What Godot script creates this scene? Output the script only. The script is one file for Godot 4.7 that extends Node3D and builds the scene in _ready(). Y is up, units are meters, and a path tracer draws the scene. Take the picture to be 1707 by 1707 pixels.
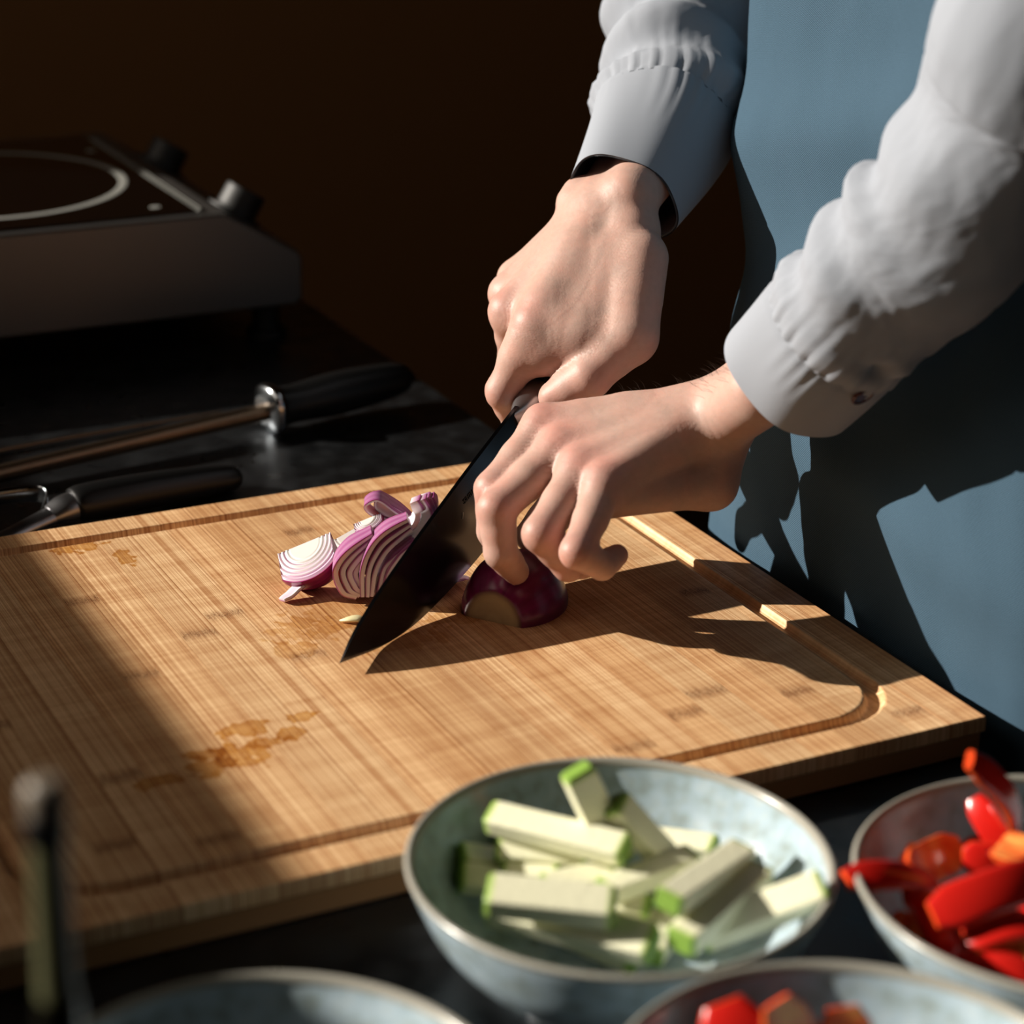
extends Node3D
# A cook slices a red onion on a bamboo board in low window sun. Metres, y up; x runs along the board's front edge, z towards the viewer.

const TABLE := 0.9
const BOARD := 0.92

var mats := {}
var rng := RandomNumberGenerator.new()
var noise := FastNoiseLite.new()


# ------------------------------------------------------------------ nodes
func put(parent: Node, called: String, mesh: Mesh, m: Material) -> MeshInstance3D:
	var o := MeshInstance3D.new()
	o.name = called
	o.mesh = mesh
	o.material_override = m
	parent.add_child(o, true)
	return o


func tag(o: Node3D, label: String, category: String, group := "") -> Node3D:
	o.set_meta("label", label)
	o.set_meta("category", category)
	if group:
		o.set_meta("group", group)
	return o


func thing(called: String, label: String, category: String, at := Vector3.ZERO, group := "") -> Node3D:
	var o := Node3D.new()
	o.name = called
	add_child(o, true)
	o.position = at
	return tag(o, label, category, group)


func struct(called: String, mesh: Mesh, m: Material, at := Vector3.ZERO) -> MeshInstance3D:
	var o := put(self, called, mesh, m)
	o.position = at
	o.set_meta("kind", "structure")
	return o


# ------------------------------------------------------------------ meshes
# Triangles are given anticlockwise from outside; bake() turns closed shapes the right way out by their volume.
class Shape:
	var v := PackedVector3Array()
	var n := PackedVector3Array()
	var uv := PackedVector2Array()
	var col := PackedColorArray()
	var f := PackedInt32Array()

	func add(p: Vector3, c := Color.WHITE, t := Vector2.ZERO) -> int:
		v.append(p)
		col.append(c)
		uv.append(t)
		return v.size() - 1

	func tri(a: int, b: int, c: int) -> void:
		f.append(a)
		f.append(b)
		f.append(c)

	func quad(a: int, b: int, c: int, d: int) -> void:
		tri(a, b, c)
		tri(a, c, d)

	func flip_from(first: int) -> void:
		var vol := 0.0
		for i in range(first, f.size(), 3):
			vol += v[f[i]].dot(v[f[i + 1]].cross(v[f[i + 2]]))
		if vol < 0.0:
			for i in range(first, f.size(), 3):
				var t := f[i]
				f[i] = f[i + 1]
				f[i + 1] = t

	func normals() -> void:
		n = PackedVector3Array()
		n.resize(v.size())
		for i in range(0, f.size(), 3):
			var a := v[f[i]]
			var c := (v[f[i + 1]] - a).cross(v[f[i + 2]] - a)
			n[f[i]] += c
			n[f[i + 1]] += c
			n[f[i + 2]] += c
		for i in n.size():
			n[i] = n[i].normalized()

	func append(o: Shape) -> void:
		var base := v.size()
		v.append_array(o.v)
		n.append_array(o.n)
		uv.append_array(o.uv)
		col.append_array(o.col)
		for i in o.f:
			f.append(i + base)

	func bake(colored := false, closed := true) -> ArrayMesh:
		if closed:
			flip_from(0)
		if n.size() != v.size():
			normals()
		var g := PackedInt32Array()
		g.resize(f.size())
		for i in range(0, f.size(), 3):
			g[i] = f[i]
			g[i + 1] = f[i + 2]
			g[i + 2] = f[i + 1]
		var a := []
		a.resize(Mesh.ARRAY_MAX)
		a[Mesh.ARRAY_VERTEX] = v
		a[Mesh.ARRAY_NORMAL] = n
		a[Mesh.ARRAY_TEX_UV] = uv
		if colored:
			a[Mesh.ARRAY_COLOR] = col
		a[Mesh.ARRAY_INDEX] = g
		var m := ArrayMesh.new()
		m.add_surface_from_arrays(Mesh.PRIMITIVE_TRIANGLES, a)
		return m


func box_into(s: Shape, lo: Vector3, hi: Vector3, b := 0.002, c := Color.WHITE, xf := Transform3D()) -> void:
	var first := s.f.size()
	var at := {}
	for k in 8:
		var q := Vector3(hi.x if k & 1 else lo.x, hi.y if k & 2 else lo.y, hi.z if k & 4 else lo.z)
		var d := Vector3(-b if k & 1 else b, -b if k & 2 else b, -b if k & 4 else b)
		for ax in 3:
			var p := q + d
			p[ax] = q[ax]
			at[k * 3 + ax] = s.add(xf * p, c)
	for ax in 3:
		var u: int = 1 << ((ax + 1) % 3)
		var w: int = 1 << ((ax + 2) % 3)
		for side in 2:
			var o: int = side << ax
			var q := [o, o | u, o | u | w, o | w]
			var r := q.map(func(k): return at[k * 3 + ax])
			if side:
				s.quad(r[0], r[1], r[2], r[3])
			else:
				s.quad(r[3], r[2], r[1], r[0])
	for ax in 3:                                 # the twelve chamfers
		var a1 := (ax + 1) % 3
		var a2 := (ax + 2) % 3
		for m in 4:
			var k: int = ((m & 1) << a1) | ((m >> 1) << a2)
			var l: int = k | (1 << ax)
			var r := [at[k * 3 + a1], at[l * 3 + a1], at[l * 3 + a2], at[k * 3 + a2]]
			if (m == 0 or m == 3):
				s.quad(r[0], r[1], r[2], r[3])
			else:
				s.quad(r[3], r[2], r[1], r[0])
	for k in 8:
		var odd := ((k & 1) + ((k >> 1) & 1) + ((k >> 2) & 1)) % 2
		if odd:
			s.tri(at[k * 3], at[k * 3 + 1], at[k * 3 + 2])
		else:
			s.tri(at[k * 3 + 2], at[k * 3 + 1], at[k * 3])
	s.flip_from(first) if xf.basis.determinant() < 0 else null


func box(lo: Vector3, hi: Vector3, b := 0.002) -> ArrayMesh:
	var s := Shape.new()
	box_into(s, lo, hi, b)
	return s.bake(false, false)


func spline(p: Array, t: float) -> Variant:
	# Catmull-Rom through p, t from 0 to 1
	var n := p.size() - 1
	var x := clampf(t, 0.0, 1.0) * n
	var i := mini(int(x), n - 1)
	var u := x - i
	var b = p[i]
	var c = p[i + 1]
	var a = p[i - 1] if i > 0 else b + (b - c)
	var d = p[i + 2] if i + 2 <= n else c + (c - b)
	return 0.5 * ((2.0 * b) + (c - a) * u + (2.0 * a - 5.0 * b + 4.0 * c - d) * u * u + (3.0 * b - a - 3.0 * c + d) * u * u * u)


func rings_into(s: Shape, rings: Array, cap_a := true, cap_b := true, colors: Array = []) -> void:
	var first := s.f.size()
	var m: int = rings[0].size()
	var base := s.v.size()
	for i in rings.size():
		for j in m:
			s.add(rings[i][j], colors[i] if colors else Color.WHITE, Vector2(float(j) / m, float(i) / rings.size()))
	for i in rings.size() - 1:
		for j in m:
			var a := base + i * m + j
			var b := base + i * m + (j + 1) % m
			s.quad(a, b, b + m, a + m)
	for e in 2:
		if [cap_a, cap_b][e]:
			var r: PackedVector3Array = rings[0] if e == 0 else rings[-1]
			var c := Vector3.ZERO
			for p in r:
				c += p / m
			var cc: Color = (colors[0] if e == 0 else colors[-1]) if colors else Color.WHITE
			var o := s.add(c, cc)
			var q := s.v.size()
			for p in r:
				s.add(p, cc)
			for j in m:
				if e == 0:
					s.tri(o, q + (j + 1) % m, q + j)
				else:
					s.tri(o, q + j, q + (j + 1) % m)
	s.flip_from(first)


# A rod along a path with its own radii (x: along the hint, y: across it)
func sweep_into(s: Shape, path: Array, radii: Array, hint: Vector3, steps: int, sides: int, disp = null, caps := true, colors: Array = [], squareness := 1.0) -> void:
	var rings := []
	var cols := []
	for i in steps + 1:
		var t := float(i) / steps
		var c: Vector3 = spline(path, t)
		var d: Vector3 = spline(path, minf(t + 0.01, 1.0)) - spline(path, maxf(t - 0.01, 0.0))
		d = d.normalized()
		var u := (hint - d * hint.dot(d)).normalized()
		var w := d.cross(u)
		var r: Vector2 = spline(radii, t)
		var ring := PackedVector3Array()
		for j in sides:
			var th := TAU * j / sides
			var cx := cos(th)
			var sx := sin(th)
			if squareness != 1.0:
				cx = signf(cx) * pow(absf(cx), squareness)
				sx = signf(sx) * pow(absf(sx), squareness)
			var q := u * cx * r.x + w * sx * r.y
			if disp != null:
				q += q.normalized() * disp.call(t, th)
			ring.append(c + q)
		rings.append(ring)
		if colors:
			cols.append(spline(colors, t))
	rings_into(s, rings, caps, caps, cols)


func rod(path: Array, radii: Array, steps := 12, sides := 16, hint := Vector3(0.13, 0.97, 0.2), squareness := 1.0) -> ArrayMesh:
	var s := Shape.new()
	sweep_into(s, path, radii, hint, steps, sides, null, true, [], squareness)
	return s.bake()


# A cloth tube: outer and inner skin joined at both ends
func cloth_tube(path: Array, radii: Array, hint: Vector3, steps: int, sides: int, wall: float, disp: Callable) -> ArrayMesh:
	var outer := Shape.new()
	sweep_into(outer, path, radii, hint, steps, sides, disp, false)
	outer.normals()
	var s := Shape.new()
	var m := outer.v.size()
	for i in m:
		s.add(outer.v[i], Color.WHITE, outer.uv[i])
	for i in m:
		s.add(outer.v[i] - outer.n[i] * wall)
	for i in range(0, outer.f.size(), 3):
		s.tri(outer.f[i], outer.f[i + 1], outer.f[i + 2])
		s.tri(outer.f[i + 2] + m, outer.f[i + 1] + m, outer.f[i] + m)
	for e in 2:
		var row := e * steps * sides
		for j in sides:
			var a := row + j
			var b := row + (j + 1) % sides
			if e == 0:
				s.quad(b, a, a + m, b + m)
			else:
				s.quad(a, b, b + m, a + m)
	s.n = PackedVector3Array()
	for i in m:
		s.n.append(outer.n[i])
	for i in m:
		s.n.append(-outer.n[i])
	return s.bake(false, false)


# A cloth sheet given by f(u, v), with thickness
func cloth_sheet(nu: int, nv: int, wall: float, f: Callable, away_from: Vector3) -> ArrayMesh:
	var a := Shape.new()
	for j in nv + 1:
		for i in nu + 1:
			a.add(f.call(float(i) / nu, float(j) / nv), Color.WHITE, Vector2(float(i) / nu, float(j) / nv))
	for j in nv:
		for i in nu:
			var k := j * (nu + 1) + i
			a.quad(k, k + 1, k + nu + 2, k + nu + 1)
	a.normals()
	var mid := (nv / 2) * (nu + 1) + nu / 2
	if a.n[mid].dot(a.v[mid] - away_from) < 0.0:
		for i in range(0, a.f.size(), 3):
			var t := a.f[i]
			a.f[i] = a.f[i + 1]
			a.f[i + 1] = t
		a.normals()
	var s := Shape.new()
	var m := a.v.size()
	for i in m:
		s.add(a.v[i], Color.WHITE, a.uv[i])
	for i in m:
		s.add(a.v[i] - a.n[i] * wall)
	for i in range(0, a.f.size(), 3):
		s.tri(a.f[i], a.f[i + 1], a.f[i + 2])
		s.tri(a.f[i + 2] + m, a.f[i + 1] + m, a.f[i] + m)
	var rim := []
	for i in nu:
		rim.append([i, i + 1])
		rim.append([nv * (nu + 1) + i + 1, nv * (nu + 1) + i])
	for j in nv:
		rim.append([(j + 1) * (nu + 1), j * (nu + 1)])
		rim.append([j * (nu + 1) + nu, (j + 1) * (nu + 1) + nu])
	for e in rim:
		s.quad(e[0], e[1], e[1] + m, e[0] + m)
	s.n = a.n.duplicate()
	for i in m:
		s.n.append(-a.n[i])
	return s.bake(false, false)


func lathe_into(s: Shape, profile: Array, sides: int, steps: int, at := Vector3.ZERO) -> void:
	var rings := []
	for i in steps + 1:
		var p: Vector2 = spline(profile, float(i) / steps)
		var ring := PackedVector3Array()
		for j in sides:
			var a := TAU * j / sides
			ring.append(at + Vector3(cos(a) * maxf(p.x, 0.00005), p.y, sin(a) * maxf(p.x, 0.00005)))
		rings.append(ring)
	rings_into(s, rings, false, false)


# A flat outline (anticlockwise in x, y) drawn out from z0 to z1
func prism(points: PackedVector2Array, z0: float, z1: float, b := 0.0008) -> ArrayMesh:
	var s := Shape.new()
	var inset: Array = Geometry2D.offset_polygon(points, -b)
	var small: PackedVector2Array = inset[0] if inset.size() else points
	var n := points.size()
	for side in 2:
		var z := z1 if side else z0
		var base := s.v.size()
		for p in small:
			s.add(Vector3(p.x, p.y, z))
		var t := Geometry2D.triangulate_polygon(small)
		for i in range(0, t.size(), 3):
			var up := (small[t[i + 1]] - small[t[i]]).cross(small[t[i + 2]] - small[t[i]]) > 0.0
			if up == (side == 1):
				s.tri(base + t[i], base + t[i + 1], base + t[i + 2])
			else:
				s.tri(base + t[i + 2], base + t[i + 1], base + t[i])
	var same := small.size() == n
	for i in n:
		var j := (i + 1) % n
		var za := z0 + (b if same else 0.0)
		var zb := z1 - (b if same else 0.0)
		var q := [s.add(Vector3(points[i].x, points[i].y, za)), s.add(Vector3(points[j].x, points[j].y, za)), s.add(Vector3(points[j].x, points[j].y, zb)), s.add(Vector3(points[i].x, points[i].y, zb))]
		s.quad(q[0], q[1], q[2], q[3])
	if same:                                     # chamfers; the offset keeps the order up to a shift
		var shift := 0
		for k in n:
			if small[k].distance_to(points[0]) < small[shift].distance_to(points[0]):
				shift = k
		for i in n:
			var j := (i + 1) % n
			var a := small[(i + shift) % n]
			var c := small[(j + shift) % n]
			s.quad(s.add(Vector3(points[i].x, points[i].y, z1 - b)), s.add(Vector3(points[j].x, points[j].y, z1 - b)), s.add(Vector3(c.x, c.y, z1)), s.add(Vector3(a.x, a.y, z1)))
			s.quad(s.add(Vector3(a.x, a.y, z0)), s.add(Vector3(c.x, c.y, z0)), s.add(Vector3(points[j].x, points[j].y, z0 + b)), s.add(Vector3(points[i].x, points[i].y, z0 + b)))
	return s.bake(false, false)


# ------------------------------------------------------------------ a body as a field of joined capsules
class Field:
	var o: Vector3
	var c: float
	var nx: int
	var ny: int
	var nz: int
	var acc := PackedFloat32Array()
	var k0: float

	func _init(lo: Vector3, hi: Vector3, cell: float, k: float) -> void:
		o = lo
		c = cell
		k0 = k
		nx = int((hi.x - lo.x) / cell) + 2
		ny = int((hi.y - lo.y) / cell) + 2
		nz = int((hi.z - lo.z) / cell) + 2
		acc.resize(nx * ny * nz)

	func cap(a: Vector3, b: Vector3, ra: float, rb: float, k := 0.0) -> void:
		if k == 0.0:
			k = k0
		var m := maxf(ra, rb) + 3.6 / k
		var lo := (a.min(b) - Vector3.ONE * m - o) / c
		var hi := (a.max(b) + Vector3.ONE * m - o) / c
		var ab := b - a
		var l2 := maxf(ab.length_squared(), 1e-12)
		var dr := rb - ra
		for z in range(maxi(int(lo.z), 0), mini(int(hi.z) + 2, nz)):
			for y in range(maxi(int(lo.y), 0), mini(int(hi.y) + 2, ny)):
				var i := (z * ny + y) * nx
				var p := Vector3(0.0, o.y + y * c, o.z + z * c) - a
				for x in range(maxi(int(lo.x), 0), mini(int(hi.x) + 2, nx)):
					p.x = o.x + x * c - a.x
					var t := clampf(p.dot(ab) / l2, 0.0, 1.0)
					var d := (p - ab * t).length() - ra - dr * t
					if d * k < 3.6:
						acc[i + x] += exp(-k * d)

	func mesh() -> Shape:
		var g := PackedFloat32Array()
		g.resize(acc.size())
		for i in acc.size():
			g[i] = -log(acc[i]) / k0 if acc[i] > 0.0 else 4.0 / k0
		var s := Shape.new()
		var id := PackedInt32Array()
		id.resize(acc.size())
		id.fill(-1)
		var step := [1, nx, nx * ny]
		var corner := []
		for q in 8:
			corner.append((q & 1) + ((q >> 1) & 1) * nx + (q >> 2) * nx * ny)
		var offs := PackedInt32Array(corner)
		for z in nz - 1:
			for y in ny - 1:
				var row := (z * ny + y) * nx
				for x in nx - 1:
					var i := row + x
					var a0 := g[i] < 0.0
					if a0 == (g[i + offs[1]] < 0.0) and a0 == (g[i + offs[2]] < 0.0) and a0 == (g[i + offs[3]] < 0.0) and a0 == (g[i + offs[4]] < 0.0) and a0 == (g[i + offs[5]] < 0.0) and a0 == (g[i + offs[6]] < 0.0) and a0 == (g[i + offs[7]] < 0.0):
						continue
					var p := Vector3.ZERO
					var cnt := 0
					for ax in 3:
						var bit := 1 << ax
						for q in 8:
							if q & bit:
								continue
							var va := g[i + offs[q]]
							var vb := g[i + offs[q | bit]]
							if (va < 0.0) != (vb < 0.0):
								var e := Vector3(q & 1, (q >> 1) & 1, q >> 2)
								e[ax] = va / (va - vb)
								p += e
								cnt += 1
					p /= cnt
					var gr := Vector3.ZERO
					for q in 8:
						var val := g[i + offs[q]]
						gr += Vector3(val if q & 1 else -val, val if q & 2 else -val, val if q & 4 else -val)
					id[i] = s.add(o + (Vector3(x, y, z) + p) * c)
					s.n.append(gr.normalized())
		for z in range(1, nz - 1):
			for y in range(1, ny - 1):
				var row := (z * ny + y) * nx
				for x in range(1, nx - 1):
					var i := row + x
					var a := g[i] < 0.0
					for ax in 3:
						if a != (g[i + step[ax]] < 0.0):
							var u: int = step[(ax + 1) % 3]
							var w: int = step[(ax + 2) % 3]
							var q := [id[i - u - w], id[i - w], id[i], id[i - u]]
							if q.min() < 0:
								continue
							if a:
								s.quad(q[0], q[1], q[2], q[3])
							else:
								s.quad(q[3], q[2], q[1], q[0])
		return s


# ------------------------------------------------------------------ materials
func plain(color: Color, rough := 0.6, metal := 0.0, spec := 0.5) -> StandardMaterial3D:
	var m := StandardMaterial3D.new()
	m.albedo_color = color
	m.roughness = rough
	m.metallic = metal
	m.metallic_specular = spec
	return m


func noise_texture(freq: float, octaves: int, seed_: int, size := 256, normal := false, ramp: Array = [], strength := 4.0) -> NoiseTexture2D:
	var f := FastNoiseLite.new()
	f.noise_type = FastNoiseLite.TYPE_SIMPLEX
	f.frequency = freq
	f.fractal_octaves = octaves
	f.seed = seed_
	var t := NoiseTexture2D.new()
	t.width = size
	t.height = size
	t.seamless = true
	t.as_normal_map = normal
	t.bump_strength = strength
	t.noise = f
	if ramp:
		var g := Gradient.new()
		g.offsets = PackedFloat32Array(ramp[0])
		g.colors = PackedColorArray(ramp[1])
		t.color_ramp = g
	return t


func triplanar(m: StandardMaterial3D, repeats_per_metre: float) -> StandardMaterial3D:
	m.uv1_triplanar = true
	m.uv1_world_triplanar = true
	m.uv1_scale = Vector3.ONE * repeats_per_metre
	return m


func relief(m: StandardMaterial3D, t: Texture2D, centimetres: float) -> StandardMaterial3D:
	m.heightmap_enabled = true
	m.heightmap_texture = t
	m.heightmap_scale = centimetres
	return m


func twill(dark: float, size: int, diagonal: int) -> ImageTexture:
	# threads of a woven cloth, lying on the diagonal, each a little lighter or darker
	var im := Image.create(size, size, false, Image.FORMAT_RGB8)
	rng.seed = 77 + diagonal
	for y in size:
		for x in size:
			var h := 0.5 + 0.5 * sin(TAU * (x + y * diagonal) / 8.0)
			var w := 0.5 + 0.5 * sin(TAU * y / 4.0)
			var k := clampf(dark + (1.0 - dark) * (0.7 * h + 0.3 * w) + rng.randf_range(-0.05, 0.05), 0.0, 1.0)
			im.set_pixel(x, y, Color(k, k, k))
	return ImageTexture.create_from_image(im)


func materials() -> void:
	var fine := noise_texture(0.05, 4, 5)
	var blotch := noise_texture(0.012, 4, 9)
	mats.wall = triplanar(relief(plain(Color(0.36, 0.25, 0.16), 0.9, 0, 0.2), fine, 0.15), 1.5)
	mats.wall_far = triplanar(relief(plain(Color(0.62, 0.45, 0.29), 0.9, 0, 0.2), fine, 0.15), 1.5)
	mats.floor = plain(Color(0.24, 0.18, 0.13), 0.7, 0, 0.3)
	mats.frame = plain(Color(0.55, 0.5, 0.44), 0.6)
	var brushed := noise_texture(0.02, 3, 21, 512, false, [[0.0, 1.0], [Color(0.24, 0.24, 0.24), Color(0.46, 0.46, 0.46)]])
	mats.table = plain(Color(0.30, 0.31, 0.32), 1.0, 0.95)
	mats.table.roughness_texture = brushed
	triplanar(mats.table, 3.0)
	mats.steel = plain(Color(0.62, 0.62, 0.63), 0.33, 1.0)
	mats.hob = plain(Color(0.44, 0.43, 0.42), 0.42, 0.9)
	mats.chrome = plain(Color(0.8, 0.82, 0.84), 0.14, 1.0)
	mats.blade = plain(Color(0.30, 0.30, 0.32), 0.2, 1.0)
	mats.etch = plain(Color(0.02, 0.02, 0.02), 0.5)
	mats.black = plain(Color(0.035, 0.035, 0.037), 0.42)
	mats.glass = plain(Color(0.012, 0.012, 0.012), 0.08)
	mats.print = plain(Color(0.55, 0.55, 0.53), 0.4)
	mats.steelrod = plain(Color(0.50, 0.42, 0.34), 0.36, 1.0)
	mats.dark_rubber = plain(Color(0.03, 0.03, 0.03), 0.55)
	mats.bottle = plain(Color(0.055, 0.05, 0.03), 0.12)
	mats.cap = plain(Color(0.42, 0.38, 0.33), 0.5)
	mats.utensil = plain(Color(0.31, 0.31, 0.22), 0.3)
	mats.shirt = relief(plain(Color(0.56, 0.58, 0.615), 0.85, 0, 0.25), twill(0.3, 64, 1), 0.003)
	triplanar(mats.shirt, 240.0)
	mats.shirt.rim_enabled = true
	mats.shirt.rim = 0.12
	mats.denim = relief(plain(Color(0.30, 0.40, 0.475), 0.9, 0, 0.2), twill(0.25, 64, -1), 0.02)
	mats.denim.albedo_texture = twill(0.62, 64, -1)
	triplanar(mats.denim, 90.0)
	mats.stitch = plain(Color(0.36, 0.37, 0.38), 0.9)
	mats.button = plain(Color(0.33, 0.14, 0.06), 0.25)
	mats.skin = relief(plain(Color.WHITE, 0.52, 0, 0.45), noise_texture(0.09, 3, 31), 0.007)
	mats.skin.vertex_color_use_as_albedo = true
	mats.skin.subsurf_scatter_enabled = true
	mats.skin.subsurf_scatter_strength = 0.12
	triplanar(mats.skin, 26.0)
	mats.nail = plain(Color(0.80, 0.60, 0.55), 0.3)
	mats.hair = plain(Color(0.16, 0.09, 0.05), 0.6)
	mats.onion = plain(Color.WHITE, 0.28, 0, 0.5)
	mats.onion.vertex_color_use_as_albedo = true
	mats.onion_flesh = plain(Color.WHITE, 0.36, 0, 0.5)
	mats.onion_flesh.vertex_color_use_as_albedo = true
	mats.onion_flesh.subsurf_scatter_enabled = true
	mats.onion_flesh.subsurf_scatter_strength = 0.1
	mats.zucchini = relief(plain(Color.WHITE, 0.4), fine, 0.02)
	mats.zucchini.vertex_color_use_as_albedo = true
	triplanar(mats.zucchini, 20.0)
	mats.pepper = plain(Color.WHITE, 0.22)
	mats.pepper.vertex_color_use_as_albedo = true
	var speck := noise_texture(0.03, 5, 44, 512, false, [[0.0, 0.35, 0.6, 1.0], [Color(0.50, 0.52, 0.47), Color(0.60, 0.66, 0.68), Color(0.66, 0.73, 0.78), Color(0.72, 0.75, 0.74)]])
	mats.glaze = plain(Color(0.98, 0.99, 0.99), 0.16)
	mats.glaze.albedo_texture = speck
	triplanar(mats.glaze, 5.0)
	mats.rim = plain(Color(0.60, 0.59, 0.55), 0.25)
	mats.blotch = blotch


func skin_color(p: Vector3, spots: Array) -> Color:
	var a := noise.get_noise_3dv(p * 2600.0)
	var b := noise.get_noise_3dv(p * 9000.0 + Vector3(7, 3, 1))
	var red := 0.0
	for q in spots:
		red += exp(-p.distance_squared_to(q) / 0.00016)
	red = minf(red, 1.0)
	var k := 1.0 + 0.10 * a + 0.08 * b
	return Color(0.455 * k, 0.285 * k * (1.0 - 0.10 * a) * (1.0 - 0.17 * red), 0.232 * k * (1.0 - 0.12 * a) * (1.0 - 0.17 * red))


# ------------------------------------------------------------------ camera, sky, sun
func view_and_light() -> void:
	var cam := Camera3D.new()
	cam.name = "camera"
	add_child(cam)
	cam.transform = Transform3D(Basis(Vector3(0.89263, 0.01800, 0.45044), Vector3(0.14967, 0.93063, -0.33379), Vector3(-0.42515, 0.36554, 0.82803)), Vector3(-0.4060, 1.4000, 0.9611))
	var lens := CameraAttributesPhysical.new()
	lens.frustum_focal_length = 75.72              # 26 degrees, up and down
	lens.frustum_focus_distance = 1.2
	lens.exposure_aperture = 5.4
	cam.attributes = lens
	cam.fov = 26.03
	cam.near = 0.05
	cam.far = 30.0
	cam.current = true

	var sky_m := ProceduralSkyMaterial.new()
	sky_m.sky_top_color = Color(0.80, 0.75, 0.69)
	sky_m.sky_horizon_color = Color(1.0, 0.89, 0.76)
	sky_m.ground_bottom_color = Color(0.38, 0.34, 0.29)
	sky_m.ground_horizon_color = Color(0.62, 0.58, 0.52)
	var sky := Sky.new()
	sky.sky_material = sky_m
	var env := Environment.new()
	env.background_mode = Environment.BG_SKY
	env.sky = sky
	env.background_energy_multiplier = 1.7
	env.tonemap_mode = Environment.TONE_MAPPER_LINEAR
	env.tonemap_exposure = 1.0
	env.sdfgi_enabled = true
	env.ssao_enabled = true
	env.ssil_enabled = true
	var we := WorldEnvironment.new()
	we.name = "surroundings"
	we.environment = env
	add_child(we)

	var sun := DirectionalLight3D.new()
	sun.name = "sun"
	sun.light_color = Color(1.0, 0.965, 0.915)
	sun.light_energy = 2.7
	sun.light_angular_distance = 0.53
	sun.shadow_enabled = true
	sun.sky_mode = DirectionalLight3D.SKY_MODE_LIGHT_ONLY
	add_child(sun)
	var az := deg_to_rad(32.0)
	var el := deg_to_rad(23.5)
	sun.look_at_from_position(Vector3.ZERO, Vector3(cos(el) * cos(az), -sin(el), cos(el) * sin(az)), Vector3.UP)


# ------------------------------------------------------------------ the room
func room() -> void:
	struct("floor", box(Vector3(-1.35, -0.1, -2.8), Vector3(2.8, 0.0, 2.8)), mats.floor)
	struct("ceiling", box(Vector3(-1.35, 2.9, -2.8), Vector3(2.8, 3.0, 2.8)), mats.wall)
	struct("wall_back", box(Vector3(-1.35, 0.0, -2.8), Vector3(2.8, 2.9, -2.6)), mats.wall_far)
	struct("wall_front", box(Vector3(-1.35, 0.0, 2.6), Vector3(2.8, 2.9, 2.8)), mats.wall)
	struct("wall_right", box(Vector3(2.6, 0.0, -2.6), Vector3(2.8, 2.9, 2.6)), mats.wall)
	var s := Shape.new()                            # the window wall: sill, head and two piers round the opening
	var sill := 1.452
	box_into(s, Vector3(-1.35, 0.0, -2.6), Vector3(-1.15, sill, 2.6))
	box_into(s, Vector3(-1.35, 2.6, -2.6), Vector3(-1.15, 2.9, 2.6))
	box_into(s, Vector3(-1.35, sill, -2.6), Vector3(-1.15, 2.6, -1.65))
	box_into(s, Vector3(-1.35, sill, 0.35), Vector3(-1.15, 2.6, 2.6))
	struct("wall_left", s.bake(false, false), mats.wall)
	var w := Shape.new()
	box_into(w, Vector3(-1.33, sill, -1.65), Vector3(-1.28, sill + 0.05, 0.35))
	box_into(w, Vector3(-1.33, 2.55, -1.65), Vector3(-1.28, 2.6, 0.35))
	box_into(w, Vector3(-1.33, sill, -1.65), Vector3(-1.28, 2.6, -1.60))
	box_into(w, Vector3(-1.33, sill, 0.30), Vector3(-1.28, 2.6, 0.35))
	struct("window_1", w.bake(false, false), mats.frame)


func worktable() -> void:
	var t := thing("steel_worktable", "dark brushed steel worktable with a thin square edge, carrying the board, bowls and cooktop", "table")
	put(t, "tabletop", box(Vector3(-0.95, TABLE - 0.035, -0.96), Vector3(0.235, TABLE, 0.80), 0.002), mats.table)
	put(t, "shelf", box(Vector3(-0.92, 0.24, -0.93), Vector3(0.205, 0.26, 0.77), 0.002), mats.table)
	for x in [-0.91, 0.195]:
		for z in [-0.92, 0.76]:
			put(t, "leg", rod([Vector3(x, 0, z), Vector3(x, TABLE - 0.035, z)], [Vector2(0.02, 0.02), Vector2(0.02, 0.02)], 1, 16, Vector3.RIGHT), mats.steel)


# ------------------------------------------------------------------ the board
const X0 := -0.25
const X1 := 0.24
const Z0 := -0.213
const Z1 := 0.21


func groove(x: float, z: float) -> float:
	var hx := (X1 - X0) / 2.0 - 0.0305
	var hz := (Z1 - Z0) / 2.0 - 0.0255
	var r := 0.036
	var q := Vector2(absf(x - (X0 + X1) / 2.0) - hx + r, absf(z - (Z0 + Z1) / 2.0) - hz + r)
	var d := absf(Vector2(maxf(q.x, 0), maxf(q.y, 0)).length() + minf(maxf(q.x, q.y), 0.0) - r)
	if d > 0.0046:
		return 0.0
	var k := d / 0.0046
	return -0.0042 * sqrt(maxf(0.0, 1.0 - k * k * k * k))


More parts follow.
